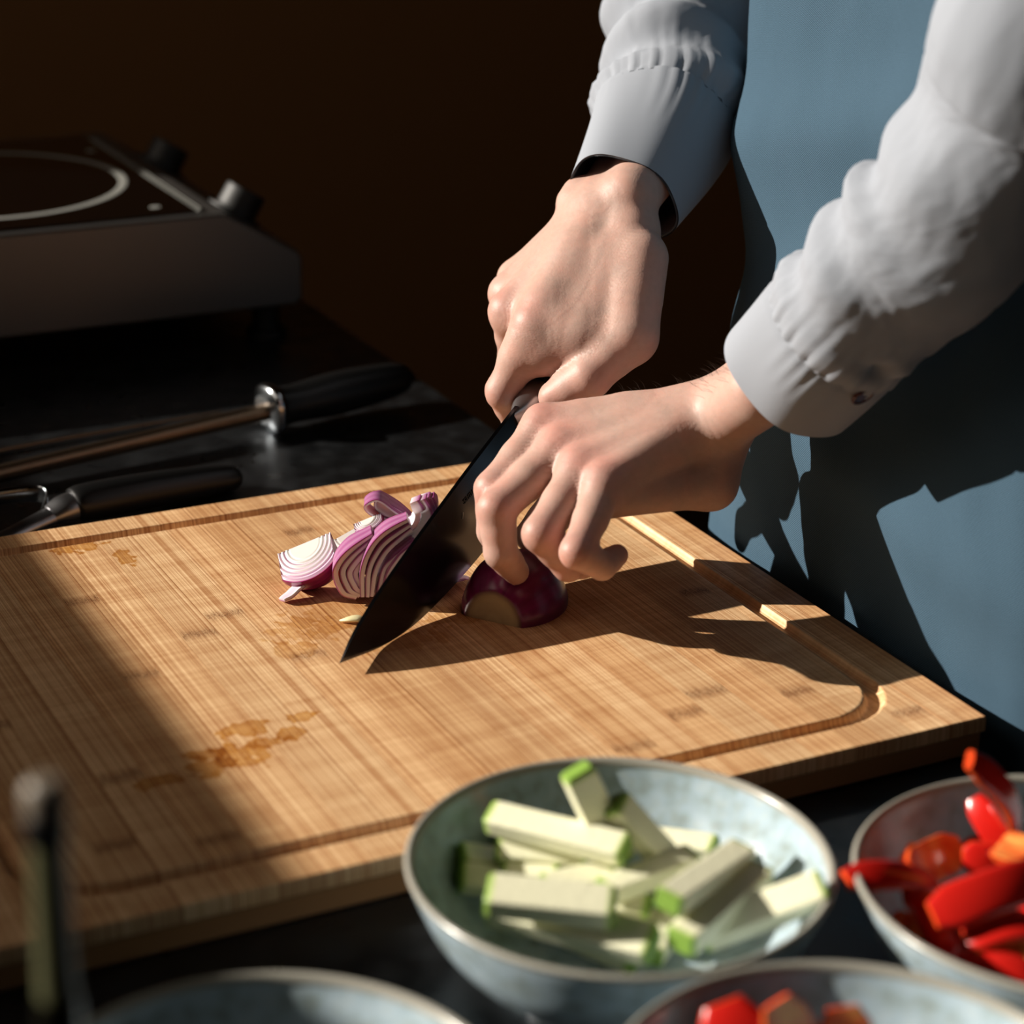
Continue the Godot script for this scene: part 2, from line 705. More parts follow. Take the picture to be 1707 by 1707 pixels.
func bamboo(edges: Array) -> ImageTexture:
	var w := 1960
	var h := 846
	var im := PackedByteArray()
	im.resize(w * h * 3)
	rng.seed = 4242
	for k in edges.size() - 1:
		var xa := int((edges[k] - X0) / (X1 - X0) * w)
		var xb := mini(int((edges[k + 1] - X0) / (X1 - X0) * w), w)
		var warm := rng.randf()
		var base := Vector3(0.850, 0.690, 0.515).lerp(Vector3(0.815, 0.62, 0.43), warm * warm)
		base *= rng.randf_range(0.94, 1.04)
		var low := PackedFloat32Array()              # slow tone along the strip
		var off := rng.randf() * 900.0
		for z in h:
			low.append(0.07 * noise.get_noise_2d(off, z * 1.1) + 0.05 * noise.get_noise_2d(off + 500.0, z * 5.0))
		var run := 0.0
		for x in range(xa, xb):
			run = run * 0.30 + rng.randf_range(-1.0, 1.0) * 0.55
			var c0 := run * 0.20
			if rng.randf() < 0.17:
				c0 -= rng.randf_range(0.10, 0.34)
			var c1 := c0 + rng.randf_range(-0.07, 0.07)
			if rng.randf() < 0.05:
				c1 -= 0.16
			var ph := rng.randf() * 6.0
			var edge := -0.10 if x < xa + 1 or x > xb - 2 else 0.0
			for z in h:
				var f := 0.5 + 0.5 * sin(z * 0.012 + ph)
				var g := low[z] + c0 * (1.0 - f) + c1 * f + edge
				var i := (z * w + x) * 3
				im[i] = clampi(int(255.0 * base.x * (1.0 + g * 0.75)), 0, 255)
				im[i + 1] = clampi(int(255.0 * base.y * (1.0 + g * 1.15)), 0, 255)
				im[i + 2] = clampi(int(255.0 * base.z * (1.0 + g * 1.5)), 0, 255)
	# the nodes of the canes: short speckled bars across one strip
	var nodes := [Vector2(-0.124, -0.105), Vector2(-0.0585, -0.058), Vector2(-0.080, -0.039), Vector2(-0.0375, 0.008), Vector2(-0.106, -0.004), Vector2(0.142, 0.129), Vector2(0.2167, 0.1886), Vector2(0.105, 0.145),
		Vector2(-0.1257, 0.164), Vector2(0.176, 0.148), Vector2(-0.165, 0.093), Vector2(-0.205, 0.02), Vector2(-0.185, 0.15), Vector2(0.03, -0.15), Vector2(0.085, -0.12), Vector2(0.19, 0.02), Vector2(-0.225, -0.09), Vector2(0.06, 0.165), Vector2(0.0, 0.19)]
	for q in nodes:
		var k := 0
		while k < edges.size() - 2 and edges[k + 1] < q.x:
			k += 1
		var xa := int((edges[k] - X0) / (X1 - X0) * w) + 2
		var xb := int((edges[k + 1] - X0) / (X1 - X0) * w) - 2
		var zc := int((q.y - Z0) / (Z1 - Z0) * h)
		var seed_off := rng.randf() * 700.0
		for x in range(xa, mini(xb, w)):
			var wander := 5.0 * noise.get_noise_2d(x * 2.0, seed_off)
			for z in range(maxi(zc - 16, 0), mini(zc + 17, h)):
				var d := absf(z - zc - wander) / 9.0
				var sp := rng.randf()
				var k2 := exp(-d * d) * (0.12 + (0.5 if sp < 0.30 else 0.0))
				var i := (z * w + x) * 3
				im[i] = int(im[i] * (1.0 - 0.75 * k2))
				im[i + 1] = int(im[i + 1] * (1.0 - 0.9 * k2))
				im[i + 2] = int(im[i + 2] * (1.0 - k2))
	# wet marks left by the vegetables: x, z, half sizes
	var wet := [[-0.1130, 0.090, 0.010, 0.006], [-0.1010, 0.096, 0.013, 0.012], [-0.0890, 0.072, 0.013, 0.007], [-0.0850, 0.088, 0.012, 0.004], [-0.0720, 0.085, 0.010, 0.006], [-0.0610, 0.0714, 0.008, 0.005], [-0.118, 0.100, 0.012, 0.010],
		[-0.0950, -0.180, 0.014, 0.008], [-0.0763, -0.152, 0.006, 0.011], [-0.140, 0.105, 0.015, 0.005], [0.02, 0.012, 0.02, 0.012], [0.06, -0.006, 0.02, 0.012], [0.005, -0.03, 0.03, 0.02], [-0.02, -0.02, 0.02, 0.016], [-0.035, 0.0, 0.012, 0.010]]
	for q in wet:
		var strong: float = 1.0 if q[0] < -0.05 else 0.45
		for z in range(maxi(int((q[1] - q[3] * 1.5 - Z0) / (Z1 - Z0) * h), 0), mini(int((q[1] + q[3] * 1.5 - Z0) / (Z1 - Z0) * h), h)):
			for x in range(maxi(int((q[0] - q[2] * 1.5 - X0) / (X1 - X0) * w), 0), mini(int((q[0] + q[2] * 1.5 - X0) / (X1 - X0) * w), w)):
				var dx: float = (X0 + (X1 - X0) * x / w - q[0]) / q[2]
				var dz: float = (Z0 + (Z1 - Z0) * z / h - q[1]) / q[3]
				var d := sqrt(dx * dx + dz * dz) + 0.75 * noise.get_noise_2d(x * 1.0, z * 2.0)
				var k := strong * (smoothstep(1.02, 0.90, d) * (0.62 + 0.38 * smoothstep(0.5, 0.95, d)))
				if k <= 0.0:
					continue
				var i := (z * w + x) * 3
				im[i] = int(im[i] * (1.0 - 0.17 * k))
				im[i + 1] = int(im[i + 1] * (1.0 - 0.31 * k))
				im[i + 2] = int(im[i + 2] * (1.0 - 0.58 * k))
	return ImageTexture.create_from_image(Image.create_from_data(w, h, false, Image.FORMAT_RGB8, im))


func cutting_board() -> void:
	var t := thing("cutting_board", "large bamboo cutting board with a juice groove, under the sliced red onion", "board")
	rng.seed = 99
	var edges := [X0]
	while edges[-1] < X1 - 0.034:
		edges.append(edges[-1] + rng.randf_range(0.0175, 0.0235))
	edges.append((edges[-1] + X1) / 2.0)
	edges.append(X1)
	var m := plain(Color.WHITE, 0.46, 0, 0.42)
	m.albedo_texture = bamboo(edges)
	m.texture_repeat = false
	put(t, "core", box(Vector3(X0 + 0.001, TABLE, Z0 + 0.001), Vector3(X1 - 0.001, BOARD - 0.0075, Z1 - 0.001), 0.001), plain(Color(0.62, 0.43, 0.26), 0.6))
	var zs := {"all": [], "plain": []}
	for kind in zs:
		var z := Z0
		var l: Array = zs[kind]
		l.append(z + 0.0012)
		while z < Z1 - 0.002:
			var near_edge: float = minf(z - Z0, Z1 - z)
			var step := 0.012
			if near_edge > 0.0195 and near_edge < 0.0315:
				step = 0.0007
			elif near_edge < 0.0195:
				step = 0.004
			elif kind == "all" and near_edge < 0.066:
				step = 0.0014
			z += step
			if z < Z1 - 0.002:
				l.append(z)
		l.append(Z1 - 0.0012)
	for k in edges.size() - 1:
		var xa: float = edges[k] + 0.00006
		var xb: float = edges[k + 1] - 0.00006
		var corner := xa < X0 + 0.08 or xb > X1 - 0.08
		var zl: Array = zs.all if corner else zs.plain
		var xl := []
		var nx := 34 if corner else 6
		var s := Shape.new()
		for i in nx + 1:
			xl.append(xa + (xb - xa) * i / nx)
		var lift := rng.randf_range(-0.00006, 0.00006)
		for z in zl:
			for x in xl:
				s.add(Vector3(x, BOARD + lift + groove(x, z), z), Color.WHITE, Vector2((x - X0) / (X1 - X0), (z - Z0) / (Z1 - Z0)))
		for j in zl.size() - 1:
			for i in nx:
				var a: int = j * (nx + 1) + i
				s.quad(a, a + nx + 1, a + nx + 2, a + 1)
		# the long sides and the rounded ends, down to the core
		var low := BOARD - 0.0075
		for e in 2:
			var i := nx * e
			var x: float = xl[i]
			var prev := []
			for j in zl.size():
				var q: Vector3 = s.v[j * (nx + 1) + i]
				var u := Vector2((x - X0) / (X1 - X0), (q.z - Z0) / (Z1 - Z0))
				var cur := [s.add(q, Color.WHITE, u), s.add(Vector3(x, low, q.z), Color.WHITE, u)]
				if prev:
					if e == 0:
						s.quad(prev[0], prev[1], cur[1], cur[0])
					else:
						s.quad(cur[0], cur[1], prev[1], prev[0])
				prev = cur
		for e in 2:
			var j: int = (zl.size() - 1) * e
			var sg := 1.0 if e else -1.0
			for i in nx:
				var q0: Vector3 = s.v[j * (nx + 1) + i]
				var q1: Vector3 = s.v[j * (nx + 1) + i + 1]
				var u0 := Vector2((q0.x - X0) / (X1 - X0), 0.995 if e else 0.005)
				var u1 := Vector2((q1.x - X0) / (X1 - X0), 0.995 if e else 0.005)
				var a := [s.add(q0, Color.WHITE, u0), s.add(q1, Color.WHITE, u1)]
				var b := [s.add(q0 + Vector3(0, -0.0012, sg * 0.0012), Color.WHITE, u0), s.add(q1 + Vector3(0, -0.0012, sg * 0.0012), Color.WHITE, u1)]
				var c := [s.add(Vector3(q0.x, low, q0.z + sg * 0.0012), Color.WHITE, u0), s.add(Vector3(q1.x, low, q1.z + sg * 0.0012), Color.WHITE, u1)]
				if e:
					s.quad(a[0], b[0], b[1], a[1])
					s.quad(b[0], c[0], c[1], b[1])
				else:
					s.quad(a[1], b[1], b[0], a[0])
					s.quad(b[1], c[1], c[0], b[0])
		put(t, "bamboo_strip", s.bake(false, false), m)


# ------------------------------------------------------------------ knife
const TIP := Vector3(-0.0247, 0.9254, 0.0343)
const ALONG := Vector3(0.7503, 0.4173, -0.5127)
const DOWN := Vector3(0.3930, -0.9050, -0.1620)


func knife() -> void:
	var t := thing("chef_knife", "long dark-bladed chef's knife held tip down on the bamboo board, slicing the red onion", "knife", TIP)
	var u := ALONG.normalized()
	var w := (DOWN - u * DOWN.dot(u)).normalized()
	var b := Basis(u, -w, u.cross(-w))             # x along the blade, y to the spine, z to the viewer
	t.transform = Transform3D(b, TIP)
	var spine := [Vector2(0, 0), Vector2(0.012, 0.0034), Vector2(0.026, 0.0052), Vector2(0.051, 0.0066), Vector2(0.084, 0.0062), Vector2(0.116, 0.0052), Vector2(0.153, 0.0036), Vector2(0.198, 0.0008)]
	var edge := [Vector2(0, 0), Vector2(0.013, -0.0085), Vector2(0.026, -0.0168), Vector2(0.040, -0.0242), Vector2(0.057, -0.0312), Vector2(0.076, -0.0365), Vector2(0.104, -0.0422), Vector2(0.130, -0.0460), Vector2(0.160, -0.0486), Vector2(0.187, -0.0498)]
	var s := Shape.new()
	for side in 2:
		var sg := 1.0 if side else -1.0
		var base := s.v.size()
		for i in 49:
			var a: Vector2 = spline(spine, i / 48.0)
			var e: Vector2 = spline(edge, i / 48.0)
			for j in 11:
				var c := j / 10.0
				var p := a.lerp(e, c)
				s.add(Vector3(p.x, p.y, sg * (0.00115 * (1.0 - c * 0.75) if j < 10 else 0.00005) * minf(1.0, 0.25 + i / 16.0)))
		for i in 48:
			for j in 10:
				var k := base + i * 11 + j
				if side:
					s.quad(k, k + 1, k + 12, k + 11)
				else:
					s.quad(k + 11, k + 12, k + 1, k)
	var half := 49 * 11
	for i in 48:                                   # spine
		s.quad(s.add(s.v[i * 11]), s.add(s.v[half + i * 11]), s.add(s.v[half + i * 11 + 11]), s.add(s.v[i * 11 + 11]))
	for j in 10:                                   # heel
		var k := 48 * 11 + j
		s.quad(s.add(s.v[k]), s.add(s.v[half + k]), s.add(s.v[half + k + 1]), s.add(s.v[k + 1]))
	put(t, "blade", s.bake(), mats.blade)
	put(t, "bolster", rod([Vector3(0.192, -0.0095, 0), Vector3(0.200, -0.0095, 0), Vector3(0.210, -0.0098, 0), Vector3(0.222, -0.0105, 0)], [Vector2(0.0095, 0.002), Vector2(0.0102, 0.0065), Vector2(0.0108, 0.0088), Vector2(0.011, 0.0092)], 12, 24, Vector3.UP, 0.8), mats.steel)
	put(t, "handle", rod([Vector3(0.221, -0.0105, 0), Vector3(0.25, -0.0115, 0), Vector3(0.285, -0.0115, 0), Vector3(0.315, -0.014, 0), Vector3(0.330, -0.0165, 0), Vector3(0.334, -0.017, 0)], [Vector2(0.0112, 0.0094), Vector2(0.0128, 0.0102), Vector2(0.0118, 0.0096), Vector2(0.0142, 0.0104), Vector2(0.0130, 0.0094), Vector2(0.006, 0.005)], 24, 24, Vector3.UP, 0.75), mats.black)
	var text := TextMesh.new()
	var font := SystemFont.new()
	font.font_names = PackedStringArray(["Droid Sans"])
	text.font = font
	text.text = "samura"
	text.font_size = 32
	text.pixel_size = 0.000155
	text.depth = 0.0003
	var l := put(t, "lettering", text, mats.etch)
	l.position = Vector3(0.1360, -0.0078, 0.0012)
	l.rotation.z = -0.12
	var bar := put(t, "maker_mark", box(Vector3(-0.0003, -0.0018, 0), Vector3(0.0003, 0.0018, 0.0002), 0.00005), mats.steel)
	bar.position = Vector3(0.1235, -0.0130, 0.0010)
	bar.rotation.z = -0.6


# ------------------------------------------------------------------ onion
func onion_layers(k: float) -> Color:
	# colour through a cut onion from the core (0) to the skin (1)
	var white := Color(0.64, 0.61, 0.585)
	var purple := Color(0.30, 0.05, 0.22)
	var e := 0.0
	for q in [[0.55, 0.012], [0.66, 0.014], [0.76, 0.015], [0.85, 0.016], [0.93, 0.016]]:
		var d: float = (k - q[0]) / q[1]
		e = maxf(e, exp(-d * d))
	var tint := white.lerp(Color(0.62, 0.42, 0.58), clampf((k - 0.45) * 1.1, 0.0, 0.6))
	if k > 0.955:
		return Color(0.24, 0.015, 0.10)
	return tint.lerp(purple, e * 0.85)


# A wedge of onion: pole to pole along x, between two cutting planes through the axis
func onion_wedge(R: float, L: float, a0: float, a1: float, trim: float) -> ArrayMesh:
	var s := Shape.new()
	var nr := 40
	var na := 28
	for side in 2:
		var ang := a1 if side else a0
		var base := s.v.size()
		var nrm := Vector3(0, -sin(ang), cos(ang)) * (1.0 if side else -1.0)
		for i in na + 1:
			var al := PI * i / na
			for j in nr + 1:
				var k := float(j) / nr
				var r := R * k * pow(sin(al), 0.9)
				var x := clampf(L * k * cos(al), -L * trim, L * trim)
				var step := 0.0004 * sin(k * TAU * 9.0) * (1.0 if k > 0.42 else 0.0)
				s.add(Vector3(x, cos(ang) * r, sin(ang) * r) + nrm * step, onion_layers(k))
		for i in na:
			for j in nr:
				var q := base + i * (nr + 1) + j
				if side:
					s.quad(q, q + 1, q + nr + 2, q + nr + 1)
				else:
					s.quad(q + nr + 1, q + nr + 2, q + 1, q)
	var base := s.v.size()
	var nb := 14
	for i in na + 1:
		var al := PI * i / na
		for j in nb + 1:
			var ang := lerpf(a0, a1, float(j) / nb)
			var r := R * pow(sin(al), 0.9)
			var x := clampf(L * cos(al), -L * trim, L * trim)
			s.add(Vector3(x, cos(ang) * r, sin(ang) * r), Color(0.22, 0.012, 0.085) * (1.0 + 0.25 * sin(ang * 60.0)))
	for i in na:
		for j in nb:
			var q := base + i * (nb + 1) + j
			s.quad(q, q + 1, q + nb + 2, q + nb + 1)
	return s.bake(true)


# One curled layer of a cut onion: a flat-sided band along a path, its width along "across"; purple outside, pale inside
func onion_band(path: Array, across: Vector3, width: float, thick: float) -> ArrayMesh:
	var s := Shape.new()
	var white := Color(0.74, 0.66, 0.70)
	var lilac := Color(0.55, 0.36, 0.49)
	var purple := Color(0.23, 0.022, 0.145)
	var n := 32
	var faces := [                                # cut face, outer skin, cut face, inner skin: (along the width, along the thickness, colour)
		[[0.5, -0.5, white], [0.515, -0.2, white], [0.515, 0.2, lilac.lerp(white, 0.5)], [0.505, 0.36, purple], [0.5, 0.5, purple]],
		[[0.5, 0.5, purple], [0.25, 0.54, purple.lerp(lilac, 0.3)], [0.0, 0.56, purple.lerp(lilac, 0.1)], [-0.25, 0.54, purple.lerp(lilac, 0.35)], [-0.5, 0.5, purple]],
		[[-0.5, 0.5, purple], [-0.505, 0.36, purple], [-0.515, 0.2, lilac.lerp(white, 0.5)], [-0.515, -0.2, white], [-0.5, -0.5, white]],
		[[-0.5, -0.5, white], [-0.2, -0.52, lilac.lerp(white, 0.6)], [0.2, -0.52, lilac.lerp(white, 0.4)], [0.5, -0.5, white]]]
	var frames := []
	for i in n + 1:
		var t := float(i) / n
		var c: Vector3 = spline(path, t)
		var d: Vector3 = (spline(path, minf(t + 0.02, 1.0)) - spline(path, maxf(t - 0.02, 0.0))).normalized()
		var w := (across - d * across.dot(d)).normalized()
		frames.append([c, w, d.cross(w), 0.72 + 0.28 * smoothstep(0.0, 0.25, minf(t, 1.0 - t)), 0.85 + 0.15 * smoothstep(0.0, 0.12, minf(t, 1.0 - t)), t])
	for f in faces:
		var base := s.v.size()
		var m: int = f.size()
		for q in frames:
			for e in f:
				var streak: float = 0.5 + 0.5 * sin(e[0] * 40.0 + q[5] * 5.0)
				s.add(q[0] + q[1] * e[0] * width * q[3] + q[2] * e[1] * thick * q[4], e[2].lerp(lilac, 0.12 * streak))
		for i in n:
			for j in m - 1:
				var k := base + i * m + j
				s.quad(k, k + 1, k + m + 1, k + m)
	for e in 2:
		var q: Array = frames[n * e]
		var k := []
		for g in [[0.5, -0.5, white], [0.5, 0.5, purple], [-0.5, 0.5, purple], [-0.5, -0.5, white]]:
			k.append(s.add(q[0] + q[1] * g[0] * width * q[3] + q[2] * g[1] * thick * q[4], g[2]))
		if e:
			s.quad(k[0], k[1], k[2], k[3])
		else:
			s.quad(k[3], k[2], k[1], k[0])
	return s.bake(true)


func onion_slice(label: String, bands: Array, across: Vector3, width: float, thick: float) -> void:
	var at: Vector3 = bands[0][0]
	var t := thing("onion_slice", label, "onion slice", at, "loose slices of red onion beside the knife")
	for b in bands:
		put(t, "layer", onion_band(b.map(func(p): return p - at), across, width, thick), mats.onion_flesh)


func onions() -> void:
	# the half still under the fingers: cut face down, trimmed end towards the viewer's left
	var t := thing("onion_half", "dark purple half of a red onion, cut face down under the fingers of the cook", "onion", Vector3(0.0925, BOARD, -0.0045))
	var s := Shape.new()
	var R := 0.0275
	var L := 0.030
	var cut := -0.0225
	var na := 44
	var nb := 56
	for i in na + 1:
		var al := PI * i / na
		for j in nb + 1:
			var b := PI * j / nb
			var r := R * pow(sin(al), 0.8) * (1.0 + 0.012 * sin(b * 9.0))
			var x := clampf(-L * cos(al), -L * 0.85, L * 0.95)
			if i == 0:
				r = 0.0
			var p := Vector3(x, sin(b) * r * 1.08, cos(b) * r)
			p.z = maxf(p.z, cut)
			var streak := 0.5 + 0.5 * noise.get_noise_2d(b * 900.0, al * 12.0)
			var c := Color(0.085, 0.006, 0.032).lerp(Color(0.20, 0.012, 0.09), streak)
			var rad := sqrt(p.y * p.y / 1.17 + p.z * p.z)
			if x <= -L * 0.845:                      # the trimmed end with its rings
				var k := rad / (R * 0.60)
				var ring := 0.5 + 0.5 * sin(k * 26.0)
				c = Color(0.50, 0.36, 0.19).lerp(Color(0.33, 0.21, 0.10), 0.5 * ring)
				if k > 0.80:
					c = c.lerp(Color(0.12, 0.05, 0.04), smoothstep(0.80, 0.95, k) * 0.8)
			elif p.z <= cut + 0.0002:
				c = onion_layers(clampf(rad / R, 0.0, 0.93))
			s.add(p, c)
	for i in na:
		for j in nb:
			var q := i * (nb + 1) + j
			s.quad(q, q + 1, q + nb + 2, q + nb + 1)
	# underside
	var base := s.v.size()
	for i in na + 1:
		s.add(s.v[i * (nb + 1)], Color(0.75, 0.7, 0.7))
		s.add(s.v[i * (nb + 1) + nb], Color(0.75, 0.7, 0.7))
	for i in na:
		s.quad(base + i * 2, base + i * 2 + 1, base + i * 2 + 3, base + i * 2 + 2)
	put(t, "flesh", s.bake(true), mats.onion)
	var ax := Vector3(0.80, 0, -0.60)
	t.basis = Basis(ax, Vector3.UP, ax.cross(Vector3.UP))

	var across := Vector3(-0.40, -0.30, 0.86)
	onion_slice("slice of red onion with four arched purple layers, standing in the middle of the heap", [
		[Vector3(0.0178, 0.9247, -0.0429), Vector3(0.0109, 0.9291, -0.0464), Vector3(0.0075, 0.9408, -0.0481), Vector3(0.0132, 0.9519, -0.0452), Vector3(0.0249, 0.9612, -0.0392)],
		[Vector3(0.0194, 0.9254, -0.0420), Vector3(0.0141, 0.9305, -0.0448), Vector3(0.0110, 0.9409, -0.0464), Vector3(0.0158, 0.9500, -0.0439), Vector3(0.0260, 0.9593, -0.0387)],
		[Vector3(0.0202, 0.9264, -0.0416), Vector3(0.0168, 0.9319, -0.0434), Vector3(0.0142, 0.9403, -0.0447), Vector3(0.0185, 0.9488, -0.0425), Vector3(0.0270, 0.9574, -0.0381)],
		[Vector3(0.0214, 0.9276, -0.0421), Vector3(0.0190, 0.9328, -0.0433), Vector3(0.0173, 0.9399, -0.0442), Vector3(0.0210, 0.9471, -0.0423), Vector3(0.0279, 0.9544, -0.0388)]], across, 0.011, -0.0032)
	onion_slice("slice of red onion with three long magenta layers, bent over the heap towards the blade", [
		[Vector3(0.0184, 0.9260, -0.0380), Vector3(0.0187, 0.9428, -0.0379), Vector3(0.0228, 0.9557, -0.0358), Vector3(0.0297, 0.9649, -0.0323), Vector3(0.0397, 0.9712, -0.0271)],
		[Vector3(0.0208, 0.9260, -0.0368), Vector3(0.0216, 0.9422, -0.0364), Vector3(0.0254, 0.9532, -0.0344), Vector3(0.0312, 0.9611, -0.0315), Vector3(0.0407, 0.9683, -0.0266)],
		[Vector3(0.0230, 0.9260, -0.0368), Vector3(0.0247, 0.9405, -0.0359), Vector3(0.0282, 0.9503, -0.0341), Vector3(0.0332, 0.9575, -0.0316), Vector3(0.0417, 0.9654, -0.0272)]], across, 0.009, -0.0026)
	onion_slice("slice of red onion curled into a loop at the back, top of the heap", [
		[Vector3(0.0508, 0.9612, -0.0416), Vector3(0.0423, 0.9681, -0.0460), Vector3(0.0353, 0.9744, -0.0496), Vector3(0.0311, 0.9752, -0.0518), Vector3(0.0273, 0.9716, -0.0537), Vector3(0.0300, 0.9672, -0.0523), Vector3(0.0385, 0.9622, -0.0479)],
		[Vector3(0.0511, 0.9623, -0.0437), Vector3(0.0436, 0.9693, -0.0476), Vector3(0.0351, 0.9749, -0.0520), Vector3(0.0329, 0.9735, -0.0531), Vector3(0.0335, 0.9697, -0.0528), Vector3(0.0388, 0.9653, -0.0500), Vector3(0.0447, 0.9628, -0.0470)]], across, 0.0075, 0.0014)
	onion_slice("pale hook-shaped slice of red onion lying against the back of the blade", [
		[Vector3(0.0475, 0.9775, -0.0343), Vector3(0.0502, 0.9709, -0.0330), Vector3(0.0475, 0.9637, -0.0343), Vector3(0.0411, 0.9604, -0.0376), Vector3(0.0337, 0.9605, -0.0414)],
		[Vector3(0.0504, 0.9784, -0.0326), Vector3(0.0530, 0.9711, -0.0313), Vector3(0.0493, 0.9620, -0.0331), Vector3(0.0419, 0.9580, -0.0365), Vector3(0.0339, 0.9585, -0.0400)],
		[Vector3(0.0524, 0.9790, -0.0330), Vector3(0.0548, 0.9716, -0.0320), Vector3(0.0505, 0.9612, -0.0338), Vector3(0.0431, 0.9559, -0.0352), Vector3(0.0341, 0.9569, -0.0390)],
		[Vector3(0.0548, 0.9788, -0.0328), Vector3(0.0562, 0.9724, -0.0322), Vector3(0.0520, 0.9608, -0.0340), Vector3(0.0425, 0.9537, -0.0372), Vector3(0.0332, 0.9554, -0.0402)]], across, 0.010, -0.0064)
	onion_slice("narrow slice of red onion leaning on the lower part of the blade", [
		[Vector3(0.0261, 0.9240, -0.0318), Vector3(0.0299, 0.9409, -0.0299), Vector3(0.0341, 0.9494, -0.0277), Vector3(0.0378, 0.9544, -0.0258), Vector3(0.0425, 0.9583, -0.0234)],
		[Vector3(0.0256, 0.9240, -0.0343), Vector3(0.0285, 0.9423, -0.0328), Vector3(0.0333, 0.9496, -0.0304), Vector3(0.0376, 0.9542, -0.0282), Vector3(0.0423, 0.9588, -0.0258)]], across, 0.007, -0.0022)
	onion_slice("dark slice of red onion inside the heap, between the arched slice and the blade", [
		[Vector3(0.0269, 0.9240, -0.0427), Vector3(0.0285, 0.9350, -0.0418), Vector3(0.0328, 0.9390, -0.0396), Vector3(0.0387, 0.9411, -0.0366)],
		[Vector3(0.0274, 0.9250, -0.0469), Vector3(0.0317, 0.9359, -0.0447), Vector3(0.0360, 0.9380, -0.0425), Vector3(0.0409, 0.9401, -0.0400)]], across, 0.012, 0.0022)
	onion_slice("upright slice of red onion at the far side of the heap", [
		[Vector3(0.0452, 0.9548, -0.0423), Vector3(0.0382, 0.9468, -0.0459), Vector3(0.0350, 0.9362, -0.0475), Vector3(0.0317, 0.9230, -0.0492)],
		[Vector3(0.0465, 0.9543, -0.0393), Vector3(0.0412, 0.9464, -0.0421), Vector3(0.0369, 0.9358, -0.0443), Vector3(0.0341, 0.9230, -0.0457)]], across, 0.012, 0.003)
	onion_slice("small thin scrap of onion layer on the board under the left wedge", [
		[Vector3(-0.0200, 0.9222, -0.0574), Vector3(-0.0150, 0.9235, -0.0590), Vector3(-0.0102, 0.9256, -0.0610), Vector3(-0.0043, 0.9283, -0.0620)]], Vector3(0.3, 0.2, 0.9), 0.007, 0.0018)
	onion_slice("thin end slice of red onion on the board, between the blade and the onion half", [
		[Vector3(0.0580, 0.9222, -0.0300), Vector3(0.0650, 0.9255, -0.0330), Vector3(0.0730, 0.9270, -0.0360), Vector3(0.0800, 0.9240, -0.0400)],
		[Vector3(0.0560, 0.9222, -0.0340), Vector3(0.0640, 0.9235, -0.0370), Vector3(0.0720, 0.9240, -0.0400), Vector3(0.0790, 0.9225, -0.0430)]], Vector3(0.3, 0.3, 0.9), 0.007, 0.0022)

	var wedge := onion_wedge(0.0255, 0.0225, -0.45, 0.45, 0.70)
	var w := tag(put(self, "onion_wedge", wedge, mats.onion_flesh), "thick white wedge of red onion lying skin down, leftmost of the cut pieces", "onion slice", "wedges of red onion")
	w.transform = Transform3D(Basis(Vector3(0.80, 0.42, 0.42).normalized(), Vector3(0.10, -0.72, 0.69).normalized(), Vector3.ZERO), Vector3.ZERO)
	w.basis.y = (w.basis.y - w.basis.x * w.basis.y.dot(w.basis.x)).normalized()
	w.basis.z = w.basis.x.cross(w.basis.y)
	w.position = Vector3(0.0005, 0.9445, -0.0760)
	var w2 := tag(w.duplicate(), "thick white wedge of red onion half hidden behind the arched slice", "onion slice", "wedges of red onion")
	w2.name = "onion_wedge_001"
	add_child(w2, true)
	w2.basis = Basis(Vector3.UP, 0.35) * w.basis
	w2.position = Vector3(0.0285, 0.9470, -0.0770)
	var heart := onion_wedge(0.0085, 0.010, -0.9, 0.9, 0.8)
	var h := tag(put(self, "onion_heart", heart, mats.onion_flesh), "small nested heart of red onion on top of the heap of slices", "onion slice")
	h.basis = w.basis * Basis(Vector3.RIGHT, 0.5)
	h.position = Vector3(0.0265, 0.9640, -0.0500)
	var chip := Shape.new()
	sweep_into(chip, [Vector3(-0.006, 0, 0), Vector3(-0.001, 0.0012, 0.0006), Vector3(0.004, 0.001, -0.0004), Vector3(0.008, 0, 0.0005)], [Vector2(0.0006, 0.0005), Vector2(0.0012, 0.0026), Vector2(0.0014, 0.0034), Vector2(0.0004, 0.001)], Vector3.UP, 14, 10)
	for i in chip.col.size():
		chip.col[i] = Color(0.80, 0.72, 0.42)
	var c := tag(put(self, "onion_chip", chip.bake(true), mats.onion_flesh), "tiny pale chip of onion on the board beside the knife tip", "onion slice")
	c.position = Vector3(0.0040, BOARD + 0.0011, -0.0195)
	c.rotation.y = -0.4


# ------------------------------------------------------------------ bowls and vegetables
func bowl_mesh() -> ArrayMesh:
	var s := Shape.new()
	lathe_into(s, [Vector2(0, 0.004), Vector2(0.02, 0.004), Vector2(0.038, 0.0038), Vector2(0.041, 0.0002), Vector2(0.0455, 0.0002), Vector2(0.0475, 0.0045), Vector2(0.062, 0.0125), Vector2(0.0745, 0.0270), Vector2(0.0820, 0.0430), Vector2(0.0846, 0.0505), Vector2(0.0848, 0.0522),
		Vector2(0.0838, 0.0531), Vector2(0.0824, 0.0522), Vector2(0.0790, 0.0440), Vector2(0.0710, 0.0295), Vector2(0.0585, 0.0160), Vector2(0.040, 0.0090), Vector2(0.02, 0.0074), Vector2(0, 0.0070)], 128, 108)
	return s.bake()


func bowl(label: String, x: float, z: float, shared: Array) -> void:
	var t := thing("ceramic_bowl", label, "bowl", Vector3(x, TABLE, z), "blue-grey glazed bowls along the front of the table")
	put(t, "body", shared[0], mats.glaze)
	put(t, "rim", shared[1], mats.rim)


